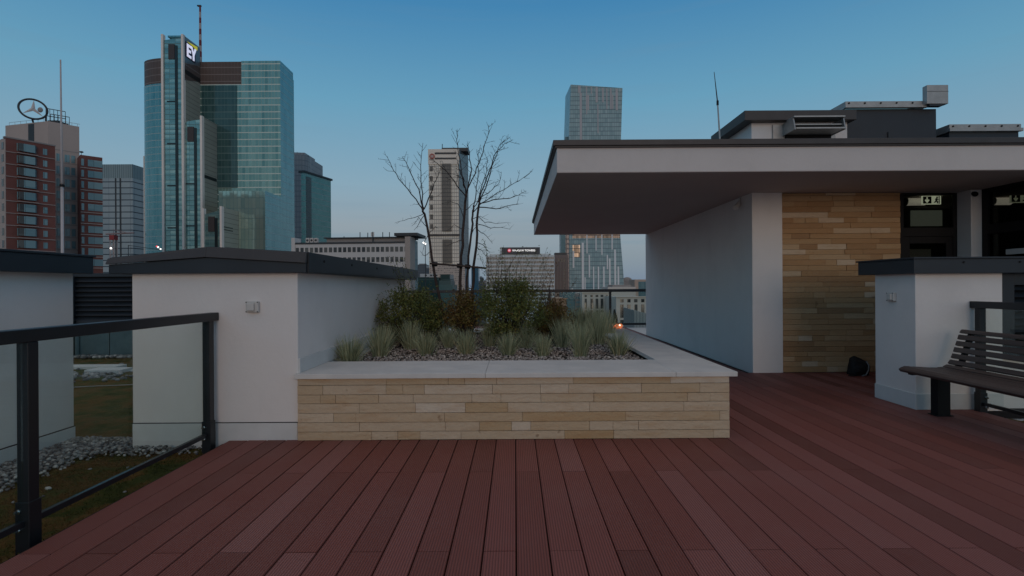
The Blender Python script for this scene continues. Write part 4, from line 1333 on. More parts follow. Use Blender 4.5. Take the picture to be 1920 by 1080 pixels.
mb.tube([MX @ Vector((Rr * .93, .3, -Rr * .37)), (f0.x, f0.y, zb + .6)], .25, 6); mb.tube([(c.x, c.y, cz + .02), MX @ Vector((0, 0, -Rr))], .25, 6)
mb.box(f0.x, f1.x, f0.y + .5, f0.y + 4.0, cz + .02, cz + 1.0)
mb.build('support_frame', M['mast_metal'], t)
mb = MB(); q = pt(75.5, 206, 150); mb.ball(q, .75, 10, 7, 1, .5, 1); mb.build('round_lamp', M['grey_clad'], t)

# ---- flagpole on the roof behind the left kiosk
q = PL(117.5, 15)
t = thing('flagpole', 'tall thin white pole standing behind the left kiosk', 'pole', (q[0], 15, -.1))
z348, ztop = ZT(117, 348, 15), ZT(116, 112, 15)
M['pole'] = plain('white_pole', (.50, .46, .46), .5, var=.05)
mb = MB(); mb.tube([(q[0], 15, -.1), (q[0], 15, z348)], [.038, .034], 10); mb.build('lower_shaft', M['pole'], t, smooth=True)
mb = MB(); mb.tube([(q[0], 15, z348), (q[0] - .02, 15, ztop)], [.030, .018], 8); mb.build('upper_shaft', M['pole'], t, smooth=True)
mb = MB(); mb.tube([(q[0], 15, z348 - .03), (q[0], 15, z348 + .03)], .06, 10); mb.build('collar', M['black_metal'], t)
mb = MB(); mb.tube([(q[0], 15, -.1), (q[0], 15, -.06)], .15, 10); mb.build('foot', M['galv'], t)

# ---- slim banded office tower
Y = 300
t = thing('banded_office_tower', 'pale glass office tower with dark horizontal bands behind the crane', 'office tower', (*PL(232, Y), GR))
a, b2, b3 = PL(193, Y), PL(250, Y), PL(271, Y * 1.03)
ztop, zc = ZT(230, 308, Y), ZT(230, 334, Y)
m_band = facade('banded_glass', (.24, .31, .35), (.36, .43, .45), (.035, .055, .075), 6.0, 3.4, .02, .16, rough=.2, spec=.4, wob=.01, jit=.4)
m_crown = facade('louvre_crown', (.20, .28, .30), (.27, .35, .37), (.11, .17, .19), 1.2, 12, .3, .02, rough=.4, spec=.3, wob=0)
mb = MB(); mb.prism([a, b2, b3, (b3[0], b3[1] + 25), (a[0], a[1] + 25)], GR, zc); mb.build('shaft', m_band, t)
mb = MB(); mb.prism([a, b2, b3, (b3[0], b3[1] + 25), (a[0], a[1] + 25)], zc, ztop); mb.build('crown', m_crown, t)
mb = MB()
f = Face(a, b2)
for px in (217, 226): s = f.hit(px)[0]; mb.facebox(f, s, s + .7, GR, zc, .0, .15)
mb.build('dark_riser', M['mast_metal'], t)

# ---- tower crane with red top
Y = 240
t = thing('tower_crane', 'small tower crane with red cab before the banded office tower', 'crane', (*PL(213, Y), GR))
q = PL(213.5, Y)
mb = MB()
zt2 = ZT(213, 450, Y)
for dx in (-.9, .9):
    for dy in (-.9, .9): mb.tube([(q[0] + dx, Y + dy, GR), (q[0] + dx, Y + dy, zt2)], .22, 4)
z = GR
k = 0
while z < zt2 - 2:
    sgn = 1 if k % 2 else -1
    mb.tube([(q[0] - .9 * sgn, Y - .9, z), (q[0] + .9 * sgn, Y - .9, z + 2)], .16, 4); z += 2; k += 1
mb.build('mast', plain('crane_white', (.45, .40, .40), .6), t)
mb = MB(); mb.box(q[0] - 1.1, q[0] + 1.1, Y - 1.2, Y + 1.2, zt2, ZT(213, 441, Y)); mb.build('cab', plain('crane_red', (.30, .03, .03), .6), t)
mb = MB(); zj = ZT(213, 438, Y); mb.tube([(PL(199, Y)[0], Y, zj - .2), (PL(252, Y)[0], Y, zj + .3)], .35, 4); mb.tube([(q[0], Y, zj - 1), (q[0], Y, zj + 1.8), (PL(240, Y)[0], Y, zj + .3)], .16, 4); mb.build('jib', plain('crane_grey', (.30, .24, .25), .6), t)
white_glow = emit('white_lamp', (1, .97, .92), 2.0)
mb = MB(); mb.ball((q[0], Y - 1.6, ZT(213, 466, Y)), .42, 8, 5); mb.build('lamp', white_glow, t)

# ---- the big glass tower
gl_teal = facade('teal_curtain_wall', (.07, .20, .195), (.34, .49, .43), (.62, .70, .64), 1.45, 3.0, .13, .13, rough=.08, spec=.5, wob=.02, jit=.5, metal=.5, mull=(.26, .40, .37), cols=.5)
gl_slab = facade('slab_glass', (.10, .25, .265), (.40, .55, .50), (.10, .20, .20), 2.6, 2.1, .05, .12, rough=.1, spec=.45, wob=.015, jit=.75, metal=.55, band=.5, bandc=(.20, .36, .36))
gl_side = facade('olive_metal_glass', (.30, .305, .26), (.42, .41, .34), (.20, .20, .18), 9, 1.9, .01, .12, rough=.3, spec=.4, wob=.006, jit=.4)
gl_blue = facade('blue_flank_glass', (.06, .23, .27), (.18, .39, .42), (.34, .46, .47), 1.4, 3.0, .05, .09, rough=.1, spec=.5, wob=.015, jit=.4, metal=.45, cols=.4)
mech = facade('brown_louvre_floor', (.10, .078, .070), (.12, .092, .085), (.24, .21, .20), 1.45, 3.05, .03, .08, rough=.5, spec=.2, wob=0, jit=.3)
fin = plain('white_fin', (.88, .80, .73), .5, var=.05, nscale=.2)
brn = plain('brown_panel', (.055, .040, .038), .5)
dark_slot = plain('dark_slot', (.012, .022, .026), .3)
t = thing('glass_tower', 'tall teal glass skyscraper with white edged slabs and lettered sign', 'skyscraper', (*PL(420, 235), GR))
Y0, Y1 = 233., 246.5
def blk(mb, x0, x1, ya, yb, z1, z0=GR): mb.box(x0, x1, ya, yb, z0, z1); return mb
mx0, mx1 = PL(372, Y0)[0], PL(528, Y0)[0]
mz = ZT(450, 115.5, Y0); mzm = ZT(450, 158, Y0)
mxm = PL(455, Y0)[0]
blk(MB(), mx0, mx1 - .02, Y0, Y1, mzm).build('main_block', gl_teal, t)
blk(MB(), mx0 - 1, mxm, Y0 + .02, Y1, mz, mzm + .003).build('mechanical_floors', mech, t)
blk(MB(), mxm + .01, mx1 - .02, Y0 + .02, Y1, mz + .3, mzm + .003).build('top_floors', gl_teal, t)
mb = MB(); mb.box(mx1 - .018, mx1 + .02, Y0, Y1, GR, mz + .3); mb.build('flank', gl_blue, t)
bx1 = PL(552.5, 257.5)[0]
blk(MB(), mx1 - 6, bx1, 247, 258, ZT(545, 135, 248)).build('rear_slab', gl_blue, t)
mb = MB(); mb.box(bx1 - 2.2, bx1 - .8, 246.6, 246.95, GR, ZT(545, 145, 247)); mb.build('rear_slot', dark_slot, t)
# curved wing on the left
ctr = (PL(331, 236)[0], 239.)
rx2, ry2 = ctr[0] - PL(275, 239)[0], 6.5
cur2 = []
for i in range(15):
    a = R(180 + 90 * i / 14)
    cur2.append((ctr[0] + rx2 * math.cos(a), ctr[1] + ry2 * math.sin(a)))
plan = cur2 + [(ctr[0], ctr[1] + 6), (ctr[0] - rx2, ctr[1] + 6)]
zc1, zc0 = ZT(290, 113, 235), ZT(290, 160, 235)
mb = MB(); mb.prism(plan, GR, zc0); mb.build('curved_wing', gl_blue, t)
mb = MB(); mb.prism([(p[0] + .15, p[1]) for p in plan], zc0 + .003, zc1); mb.build('curved_top', mech, t)
mb = MB(); mb.tube([(cur2[2][0] - .2, cur2[2][1], GR), (cur2[2][0] - .2, cur2[2][1], ZT(275, 290, 235))], .35, 4); mb.build('edge_strip', fin, t)
def slab(xl, xr, Yf, Yb2, ytopL, ytopR, pane_px, panel, sidemat=gl_side, fpx=4.2, base_top=None):
    """slab standing toward us: glass front between two white fins, dark slot, brown panel"""
    X0, X1 = PL(xl, Yf)[0], PL(xr, Yf)[0]
    zl, zr = ZT(xl, ytopL, Yf), ZT(xr, ytopR, Yf)
    fw = fpx * Yf / F
    mb = MB(); mb.prism([(X0 + fw, Yf + .6), (X1 - .05, Yf + .6), (X1 - .05, Yb2), (X0 + fw, Yb2)], GR, [zl - 2.0, zr - .8, zr - .8, zl - 2.0]); s = mb.build('slab', gl_slab, t)
    mb = MB(); mb.box(X1 - .048, X1, Yf + .9, Yb2, GR, zr); mb.build('side_wall', sidemat, s)
    for x in (X0, X1 - fw * .9):
        mb = MB(); mb.box(x, x + fw * .92, Yf, Yf + 1.6, GR, (zl if x == X0 else zr) + .3); mb.build('white_fin', fin, s)
    pa, pb, pya, pyb = panel
    xa, xb = PL(pa, Yf)[0], PL(pb, Yf)[0]
    mb = MB(); mb.box(xa, xb, Yf + .25, Yf + .598, ZT(pa, pyb, Yf), ZT(pa, pya, Yf)); mb.build('brown_panel', brn, s)
    mb = MB(); mb.box(xb + .05, xb + 1.1, Yf + .35, Yf + .597, GR, ZT(pa, pya, Yf) - .5); mb.build('dark_slot', dark_slot, s)
    for q in range(5):
        zq = ZT(pa, pya, Yf) - 24 - q * 17.5
        if zq > -10:
            mb = MB(); mb.box(xa - .9, xb, Yf + .45, Yf + .598, zq, zq + .55); mb.build('vent_slot', dark_slot, s)
    return X0, X1, zl, zr, s
X0, X1, zl, zr, s1 = slab(304.5, 346, 221., 232.9, 65, 65, None, (317.5, 329, 82, 110))
# sign on the right-hand flank of the tallest slab
steel_blue = plain('upper_flank', (.15, .19, .21), .35, metal=.2, var=.08, nscale=.3)
mb = MB(); mb.hexa([(X1, 222, ZT(346, 118, 222)), (X1 + .06, 222, ZT(346, 118, 222)), (X1 + .06, 232.8, ZT(372, 124, 232.8)), (X1, 232.8, ZT(372, 124, 232.8)),
                    (X1, 222, zr - .1), (X1 + .06, 222, zr - .1), (X1 + .06, 232.8, zr - .3), (X1, 232.8, zr - .3)]); mb.build('sign_wall', steel_blue, s1)
mb = MB(); mb.hexa([(X1 + .01, 222, ZT(346, 150, 222)), (X1 + .05, 222, ZT(346, 150, 222)), (X1 + .05, 232.8, ZT(372, 154, 232.8)), (X1 + .01, 232.8, ZT(372, 154, 232.8)),
                    (X1 + .01, 222, ZT(346, 118.5, 222)), (X1 + .05, 222, ZT(346, 118.5, 222)), (X1 + .05, 232.8, ZT(372, 124.5, 232.8)), (X1 + .01, 232.8, ZT(372, 124.5, 232.8))]); mb.build('brown_flank', mech, s1)
# dark diagonal band below it
mb = MB(); mb.box(X1 + .06, X1 + .12, 222.2, 232.7, ZT(360, 146, 227), ZT(360, 138, 227)); mb.build('dark_band', dark_slot, s1)
mb = MB(); mb.box(X0 + 2.2, X1 - .8, 222, 224, zl - .6, zl + .1); mb.build('top_beam', gl_blue, s1)
f = Face((X1 + .06, 221), (X1 + .06, 232.8))
navy = plain('sign_navy', (.012, .012, .06), .5)
sgn = thing('lettered_sign', 'dark blue sign with white letters EY and yellow wedge on the skyscraper', 'sign', (X1 + .06, 226, ZT(356, 110, 226)))
def sz(py): return ZT(356, py, 226)
ya, yb2 = 222.6, 230.6
zlo, zhi = sz(112.5), sz(84.5)
mb = MB(); mb.box(X1 + .062, X1 + .30, ya - .1, yb2 - 1.4, zlo, zhi); mb.build('backing', navy, sgn)
lt = emit('sign_white', (.80, .80, .98), .55)
# block letters E and Y
L0 = ya + .45
H = zhi - zlo - .9
zz = zlo + .35
mb = MB()
D0, D1 = X1 + .31, X1 + .50
def bar(y0, y1, z0, z1): mb.box(D0, D1, L0 + y0, L0 + y1, zz + z0, zz + z1)
bar(0, .95, 0, H); bar(.952, 2.9, 0, H * .2); bar(.952, 2.6, H * .4, H * .6); bar(.952, 2.9, H * .8, H)
def poly(ps): mb.add([(D0, L0 + p[0], zz + p[1]) for p in ps] + [(D1, L0 + p[0], zz + p[1]) for p in ps],
                     [tuple(range(len(ps)))[::-1], tuple(range(len(ps), 2 * len(ps)))] + [(i, (i + 1) % len(ps), len(ps) + (i + 1) % len(ps), len(ps) + i) for i in range(len(ps))])
poly([(4.05, 0), (5.05, 0), (5.05, H * .42), (6.5, H), (5.35, H), (4.55, H * .62), (3.75, H), (2.75, H), (4.05, H * .42)])
mb.build('letters', lt, sgn)
mb = MB(); ylw = emit('sign_yellow', (.80, .72, .03), .28)
mb.add([(D0, L0 + .2, sz(83.5)), (D0, L0 + 7.2, sz(80.0)), (D0, L0 + 7.2, sz(86.5)), (D1, L0 + .2, sz(83.5)), (D1, L0 + 7.2, sz(80.0)), (D1, L0 + 7.2, sz(86.5))],
       [(0, 2, 1), (3, 4, 5), (0, 1, 4, 3), (1, 2, 5, 4), (2, 0, 3, 5)])
mb.build('yellow_wedge', ylw, sgn)
_, xs2, _, _, s2 = slab(342, 380.5, 221.5, 232.8, 219, 218, None, (352, 364, 237, 265))
mb = MB(); mb.box(xs2 + .001, xs2 + .06, 223, 232.2, ZT(385, 336, 226), ZT(385, 330, 226)); mb.build('dark_band', dark_slot, s2)
mb = MB(); xx = PL(405, 232.9)[0]; mb.box(xx - .1, xx + .8, 232.0, 232.95, GR, ZT(405, 236, 232.9)); mb.build('white_fin', fin, t)
mb = MB(); xx = PL(373, 232.9)[0]; mb.box(xx - .1, xx + .8, 232.0, 232.95, ZT(405, 236, 232.9), ZT(405, 130, 232.9)); mb.build('white_fin', fin, t)
_, xs3, _, _, s3 = slab(379, 416.5, 204., 216.5, 392, 388, None, (390, 402, 406, 434))
for zq in (425, 430):
    mb = MB(); mb.box(xs3 + .001, xs3 + .06, 205.5, 212, ZT(420, zq + 2.2, 207), ZT(420, zq, 207)); mb.build('dark_band', dark_slot, s3)
# dark panel painting the reflected shade beside the second slab, and the low block
mb = MB(); mb.box(PL(380, 232.7)[0], PL(446, 232.7)[0], 232.70, 232.98, ZT(420, 352, 232.7), ZT(420, 160, 232.7)); mb.build('dark_bay_or_shade', facade('reflected_shade_glass', (.020, .065, .070), (.05, .12, .12), (.11, .19, .185), 1.45, 3.0, .05, .10, rough=.08, spec=.5, wob=.02, jit=.6), t)
lx0, lx1 = PL(411, 216.6)[0], PL(498, 216.6)[0]
lz = ZT(450, 358, 216.6)
gl_dull = facade('dull_blue_glass', (.055, .15, .18), (.12, .24, .27), (.14, .22, .24), 1.4, 3.0, .04, .10, rough=.3, spec=.15, wob=0, jit=.4)
gl_low = facade('low_block_glass', (.22, .40, .38), (.55, .66, .56), (.07, .14, .14), 1.5, 4.2, .10, .04, rough=.08, spec=.5, wob=.02, jit=.4, metal=.6, cols=.4)
blk(MB(), lx0, lx1 - .02, 216.6, 232.6, lz).build('low_block', gl_low, t)
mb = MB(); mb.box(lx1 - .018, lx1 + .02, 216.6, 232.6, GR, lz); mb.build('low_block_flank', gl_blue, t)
blk(MB(), lx0, lx1 - 5, 224, 231, lz + .8, lz + .003).build('low_block_plant', brn, t)
# mast with red and white bands
q = PL(378.5, 240)
mz0, mz1 = mz, ZT(378, 12, 240)
mst = thing('antenna_mast', 'red and white banded antenna mast on the skyscraper roof', 'antenna', (q[0], 240, mz0))
red, wht = plain('mast_red', (.22, .03, .04), .6), plain('mast_white', (.5, .45, .45), .6)
nb = 11
for i in range(nb):
    za, zb = mz0 + (mz1 - mz0) * i / nb, mz0 + (mz1 - mz0) * (i + 1) / nb
    mb = MB(); rr2 = .55 - .03 * i
    for dx, dy in ((-1, -1), (1, -1), (1, 1), (-1, 1)): mb.tube([(q[0] + dx * rr2 * .6, 240 + dy * rr2 * .6, za), (q[0] + dx * rr2 * .6, 240 + dy * rr2 * .6, zb)], .22, 4)
    for k in range(3): z = za + (zb - za) * k / 3; mb.tube([(q[0] - rr2 * .6, 240 - rr2 * .6, z), (q[0] + rr2 * .6, 240 - rr2 * .6, z + (zb - za) / 3)], .14, 4)
    mb.build('mast_band', red if i % 2 == 0 else wht, mst)
mb = MB(); mb.box(q[0] - 1.2, q[0] + .5, 239.6, 240.4, mz1, mz1 + .5); mb.build('tip', M['mast_metal'], mst)
# street lights in front of its foot
t = thing('signal_lights', 'small red and white lights at the foot of the skyscraper', 'lights', (*PL(240, 200), GR))
mb = MB(); q = PL(241, 200); mb.tube([(q[0], 200, GR), (q[0], 200, ZT(241, 460, 200))], .12, 6); mb.build('mast', M['mast_metal'], t)
mb = MB(); mb.ball((PL(297, 200)[0], 200, ZT(297, 463.5, 200)), .3, 8, 5); mb.build('white_lamp', white_glow, t)
mb = MB(); mb.ball((PL(301.5, 200)[0], 200, ZT(301, 467, 200)), .28, 8, 5); mb.build('white_lamp', white_glow, t)
mb = MB(); mb.ball((PL(294.5, 200)[0], 200, ZT(294, 462, 200)), .28, 8, 5); mb.build('red_lamp', emit('red_lamp', (1, .08, .08), 1.2), t)
mb = MB(); mb.tube([(q[0], 200, ZT(241, 460, 200)), (PL(301.5, 200)[0], 200, ZT(301, 468.5, 200))], .1, 5); mb.build('arm', M['mast_metal'], t)

# ---- office with a rounded stone end
t = thing('curved_office', 'teal glass office slab with rounded grey stone end beside the skyscraper', 'office tower', (*PL(590, 330), GR))
Y = 330.
st2 = facade('grey_stone_grid', (.25, .275, .30), (.31, .33, .35), (.18, .21, .235), 1.8, 3.2, .2, .18, rough=.5, spec=.3, wob=0, jit=.3)
p0, p1 = PL(551, Y), PL(571, Y)
arc = [PL(551, Y), PL(566, Y), PL(573, Y * 1.004), PL(579, Y * 1.012), PL(583, Y * 1.022), PL(585.5, Y * 1.035)]
zs = [ZT(558, 284, Y)] * 3 + [ZT(579, 290, Y * 1.012), ZT(583, 295, Y * 1.02), ZT(585, 301, Y * 1.035)]
mb = MB(); mb.prism(arc + [(arc[-1][0], Y * 1.035 + 20), (arc[0][0], Y * 1.035 + 20)], GR, ZT(566, 290, Y)); mb.build('stone_end', st2, t)
mb = MB(); mb.prism([PL(553, Y + 2), PL(573, Y + 3), (PL(573, Y + 3)[0], Y + 20), (PL(553, Y + 2)[0], Y + 20)], ZT(566, 290, Y), ZT(566, 284, Y)); mb.build('stone_crown', st2, t)
a, b2 = PL(572, Y * .998), PL(621.5, Y * 1.075)
f = Face(a, b2)
gl_c = facade('teal_strip_glass', (.06, .20, .20), (.15, .32, .31), (.26, .38, .37), 1.6, 3.4, .03, .16, rough=.1, spec=.5, wob=.012, jit=.35, metal=.4)
zg = ZT(600, 331, Y * 1.035)
mb = MB(); mb.prism([f.p(0), f.p(f.L), f.p(f.L, -14), f.p(0, -14)], GR, zg); mb.build('glass_wing', gl_c, t)
mb = MB(); mb.facebox(f, 1.5, 6.5, GR, zg - 2, .0, .12); mb.build('dark_bay_or_shade', facade('bay_dark', (.02, .06, .07), (.04, .08, .09), (.10, .13, .14), 6, 3.4, .01, .2, wob=0), t)
mb = MB(); mb.facebox(f, -.5, f.L + 1.2, zg, zg + 1.2, -14, .6); mb.build('roof_edge', M['mast_metal'], t)
mb = MB()
for px in (559, 575, 580): q = PL(px, Y + 8); mb.tube([(q[0], Y + 8, ZT(566, 290, Y)), (q[0], Y + 8, ZT(566, 279 if px == 559 else 285, Y))], .2, 4)
mb.build('roof_aerials', M['mast_metal'], t)

# ---- white office block with two window rows
Y = 92.
t = thing('white_office_block', 'white office block with two rows of small square windows', 'office block', (*PL(660, Y), GR))
a, b2 = PL(548.5, Y), PL(770, Y * .985)
f = Face(a, b2)
zt2 = f.hit(650, 457)[1]
wht_clad = plain('white_concrete', (.60, .57, .545), .8, var=.06, nscale=.15)
mb = MB(); mb.prism([f.p(0), f.p(f.L), (f.p(f.L).x, 97.2), (f.p(0).x, 97.2)], GR, zt2); mb.build('wall', wht_clad, t)
for r_, y0 in enumerate((463.5, 482.5, 501.5)):
    z1, z0 = f.hit(660, y0)[1], f.hit(660, y0 + 9.2)[1]
    for i in range(24):
        px = 555 + i * 8.87
        s0, s1 = f.hit(px)[0], f.hit(px + 6)[0]
        mb = MB(); mb.facebox(f, s0, s1, z0, z1, .0, .03); w = mb.build('window', M['dkwin'], t)
mb = MB(); mb.facebox(f, -.05, f.L, zt2 - .02, zt2 + .28, -.5, .08); mb.build('cornice', M['mast_metal'], t)
mb = MB(); mb.facebox(f, -.1, .55, f.hit(552, 520)[1], f.hit(552, 446)[1], -2, .15); mb.build('end_pier', wht_clad, t)
mb = MB(); mb.facebox(f, f.L - .9, f.L + .02, GR, f.hit(765, 443.5)[1], -3, .15); mb.build('end_pier', plain('cream_pier', (.42, .36, .32), .8), t)
g = Face(f.p(f.L + .03, .0), (f.p(f.L + .03).x, 97.3))
mb = MB(); mb.prism([g.p(0), g.p(g.L), g.p(g.L, -.028), g.p(0, -.028)], GR, g.hit(775, 449)[1]); mb.build('glass_flank', gl_dull, t)
mb = MB(); mb.facebox(f, f.hit(603)[0], f.hit(764)[0], zt2 + .28, f.hit(700, 444.5)[1], -6, -2.2); mb.build('penthouse', M['grey_clad'], t)
mb = MB(); mb.facebox(f, f.hit(600)[0], f.hit(766)[0], f.hit(700, 444.4)[1], f.hit(700, 442.5)[1], -7, -1.6); mb.build('penthouse_roof', M['mast_metal'], t)
mb = MB(); mb.facebox(f, f.hit(737)[0], f.hit(781)[0], f.hit(760, 441)[1], f.hit(760, 435.5)[1], -7, -.8); mb.facebox(f, f.hit(748)[0], f.hit(768)[0], f.hit(760, 444.5)[1], f.hit(760, 440.9)[1], -6, -2); mb.build('roof_slab', M['mast_metal'], t)
for px, py in ((664, 432), (679, 433), (708, 432), (721, 432), (633, 440)):
    q = f.p(f.hit(px)[0], -3); mb = MB(); mb.tube([(q.x, q.y, f.hit(px, 444)[1]), (q.x, q.y, f.hit(px, py)[1])], .07, 4); mb.build('aerial', M['mast_metal'], t)
for i, (px, lab) in enumerate(((572, 'left unit of three white air conditioners on the office block roof'), (580, 'middle unit of three white air conditioners on the office block roof'), (588, 'right unit of three white air conditioners on the office block roof'))):
    s0 = f.hit(px - 3.2)[0]
    q = f.p(s0)
    u = thing('air_conditioner', lab, 'air conditioner', (q.x, q.y, zt2), 'air conditioners on the office block roof')
    mb = MB(); mb.facebox(f, s0, s0 + .58, zt2 + .3, zt2 + .36 + .8, -1.6, -1.0); mb.build('casing', wht_clad, u)
    q = f.p(s0 + .29, -.99)
    mb = MB(); mb.tube([(q.x, q.y, zt2 + .75), (q.x, q.y - .04, zt2 + .75)], .2, 10); mb.build('fan_grille', M['mast_metal'], u)
u = thing('roof_antenna', 'white cluster of aerial panels in the middle of the office block roof', 'antenna', (*f.p(f.hit(695)[0], -3), zt2))
mb = MB(); q = f.p(f.hit(694)[0], -1.55); mb.tube([(q.x, q.y, zt2 + .28), (q.x, q.y, f.hit(694, 433)[1])], .1, 5); mb.build('pole', M['mast_metal'], u)
mb = MB()
for dx in (-.18, .18): mb.box(q.x + dx - .1, q.x + dx + .1, q.y - .2, q.y - .12, f.hit(694, 442)[1], f.hit(694, 434)[1])
mb.build('panels', wht_clad, u)

# ---- low dark teal building with a pale billboard
Y = 150.
t = thing('low_teal_building', 'low dark teal building with pale billboard behind the left tree', 'building', (*PL(815, Y), GR))
dk = facade('dark_teal_glass', (.015, .045, .045), (.03, .07, .065), (.03, .07, .07), 3, 3.2, .04, .1, rough=.2, spec=.3, wob=0)
mb = MB(); mb.box(PL(782, Y)[0], PL(823, Y)[0], Y, Y + 14, GR, ZT(800, 520, Y)); mb.build('block', dk, t)
mb = MB(); mb.box(PL(824, Y)[0], PL(842, Y)[0], Y + 2, Y + 12, GR, ZT(830, 514, Y)); mb.build('tall_block', dk, t)
mb = MB(); mb.box(PL(824, Y)[0], PL(850, Y)[0], Y - 1, Y + 10, GR, ZT(830, 534, Y)); mb.build('front_block', plain('teal_sheet', (.04, .12, .12), .4), t)
mb = MB(); mb.box(PL(824, Y)[0], PL(846, Y)[0], Y - .8, Y + 9, ZT(830, 534, Y), ZT(830, 526, Y)); mb.build('terrace_block', plain('teal_sheet2', (.03, .09, .09), .4), t)
mb = MB(); mb.box(PL(788, Y)[0], PL(820, Y)[0], Y - .3, Y - .05, ZT(800, 519.5, Y), ZT(800, 513.5, Y)); bb = mb.build('billboard', plain('billboard_white', (.5, .52, .52), .5), t)
mb = MB()
for i, w in enumerate((1.5, .0, 2.6, 1.1, 1.6)):
    x = PL(797, Y)[0] + i * .75
    if w: mb.box(x, x + .55, Y - .36, Y - .31, ZT(800, 518, Y), ZT(800, 515, Y))
mb.build('billboard_mark', dark_slot, bb)
# floodlights
Y = 120.
t = thing('floodlight_mast', 'mast with two bright floodlights left of the left bare tree', 'floodlight', (*PL(796, Y), GR))
q = PL(797.5, Y)
mb = MB(); mb.tube([(q[0], Y + .3, GR), (q[0], Y + .3, ZT(796, 455, Y))], [.2, .07], 6); mb.build('mast', M['mast_metal'], t)
for px, py in ((794, 455), (797.6, 457.2)):
    mb = MB(); mb.ball(pt(px, py, Y), .19, 8, 6); mb.build('lamp', white_glow, t)

# ---- central residential tower, cream grid with dark panel
Y = 420.
t = thing('cream_tower', 'tall cream gridded tower with dark vertical panels behind the bare trees', 'skyscraper', (*PL(840, Y), GR))
crm = facade('cream_grid', (.74, .70, .60), (.86, .80, .69), (.36, .34, .31), 1.75, 3.0, .16, .20, rough=.5, spec=.3, wob=0, jit=.35)
a, b2 = PL(805, Y), PL(862, Y * 1.0)
f = Face(a, b2)
zt2 = ZT(835, 281, Y)
mb = MB(); mb.prism([a, b2, PL(879, Y * 1.05), (PL(879, Y * 1.05)[0] - 6, Y * 1.05 + 14), (a[0], Y + 26)], GR, zt2); mb.build('shaft', crm, t)
g = Face((b2[0] + .05, b2[1] - .05), (PL(879, Y * 1.05)[0] + .05, Y * 1.05 - .05))
mb = MB(); mb.facebox(g, 0, g.L, GR, zt2 + .4, -.3, .15); mb.build('glass_flank', facade('flank_blue', (.07, .105, .125), (.12, .16, .18), (.16, .18, .19), 2.0, 3.0, .15, .12, rough=.12, spec=.5, wob=.01), t)
mb = MB(); mb.facebox(f, -.3, f.L + .2, ZT(835, 308, Y), zt2 + .5, .0, .5); mb.build('crown_band', plain('cream_stone', (.84, .77, .67), .7, var=.05, nscale=.1), t)
mb = MB(); mb.facebox(f, f.hit(817)[0], f.hit(857)[0], ZT(835, 289.5, Y), ZT(835, 286, Y), .5, .7); mb.facebox(f, f.hit(817)[0], f.hit(857)[0], ZT(835, 299, Y), ZT(835, 295.8, Y), .5, .7); mb.build('louvre_strip', M['mast_metal'], t)
mp = facade('bronze_panel', (.085, .090, .085), (.12, .12, .11), (.06, .065, .065), 1.75, 3.0, .12, .2, rough=.25, spec=.4, wob=0)
mb = MB(); mb.facebox(f, f.hit(829.5)[0], f.hit(847.5)[0], ZT(838, 434, Y), ZT(838, 307, Y), .501, .65); mb.build('dark_panel', mp, t)
mb = MB(); mb.facebox(f, f.hit(830)[0], f.hit(848)[0], ZT(838, 494, Y), ZT(838, 449, Y), .0, .3); mb.build('dark_panel', mp, t)
mb = MB(); mb.facebox(f, -.5, f.L + .5, ZT(838, 442.5, Y), ZT(838, 439, Y), -.2, .8); mb.build('belt_course', M['mast_metal'], t)
for y0 in (312, 330, 348, 366, 384, 402, 420):
    for xa, xb in ((807.5, 813),):
        mb = MB(); mb.facebox(f, f.hit(xa)[0], f.hit(xb)[0], ZT(838, y0 + 9, Y), ZT(838, y0, Y), .0, .12); mb.build('window_bank', mp, t)
mb = MB(); mb.box(PL(828.5, Y)[0], PL(878, Y)[0], Y + 4, Y + 18, zt2, ZT(850, 274.5, Y)); mb.build('plant_room', M['mast_metal'], t)
mb = MB(); q = PL(829, Y); mb.tube([(q[0], Y + 6, zt2), (q[0], Y + 6, ZT(829, 266, Y))], .3, 5); mb.build('aerial', M['mast_metal'], t)
mb = MB(); q = pt(810, 293, Y - .9); mb.tube([(q.x, q.y, q.z), (q.x, q.y + .35, q.z)], 2.2, 18); em = mb.build('round_emblem', plain('emblem_red', (.42, .10, .07), .5), t)
mb = MB(); mb.box(q.x - 1.0, q.x - .4, q.y - .1, q.y - .004, q.z - 1.1, q.z + 1.1); mb.box(q.x + .4, q.x + 1.0, q.y - .1, q.y - .004, q.z - 1.1, q.z + 1.1); mb.box(q.x - .4, q.x + .4, q.y - .1, q.y - .004, q.z - .3, q.z + .3); mb.build('emblem_mark', M['white_ledge'], em)
# podium with irregular windows
mb = MB(); mb.prism([PL(806, Y - 6), PL(872, Y - 6), PL(872, Y - .8), PL(806, Y - .8)], GR, ZT(838, 497, Y - 6)); mb.build('podium', facade('cream_podium', (.58, .50, .44), (.16, .15, .16), (.52, .46, .41), 1.2, 1.6, .35, .45, rough=.5, spec=.3, wob=0, jit=.9), t)

Y = 520.
t = thing('blue_glass_tower', 'small bright blue glass tower right of the bare trunks', 'office tower', (*PL(890, Y), GR))
mb = MB(); mb.box(PL(884, Y)[0], PL(897.5, Y)[0], Y, Y + 20, GR, ZT(890, 501, Y)); mb.build('shaft', facade('bright_blue_glass', (.03, .12, .20), (.05, .17, .26), (.03, .11, .17), 3, 3.4, .05, .05, wob=.01), t)
mb = MB(); mb.box(PL(885, Y)[0], PL(896, Y)[0], Y + 3, Y + 15, ZT(890, 501, Y), ZT(890, 499, Y)); mb.build('plant_room', M['mast_metal'], t)

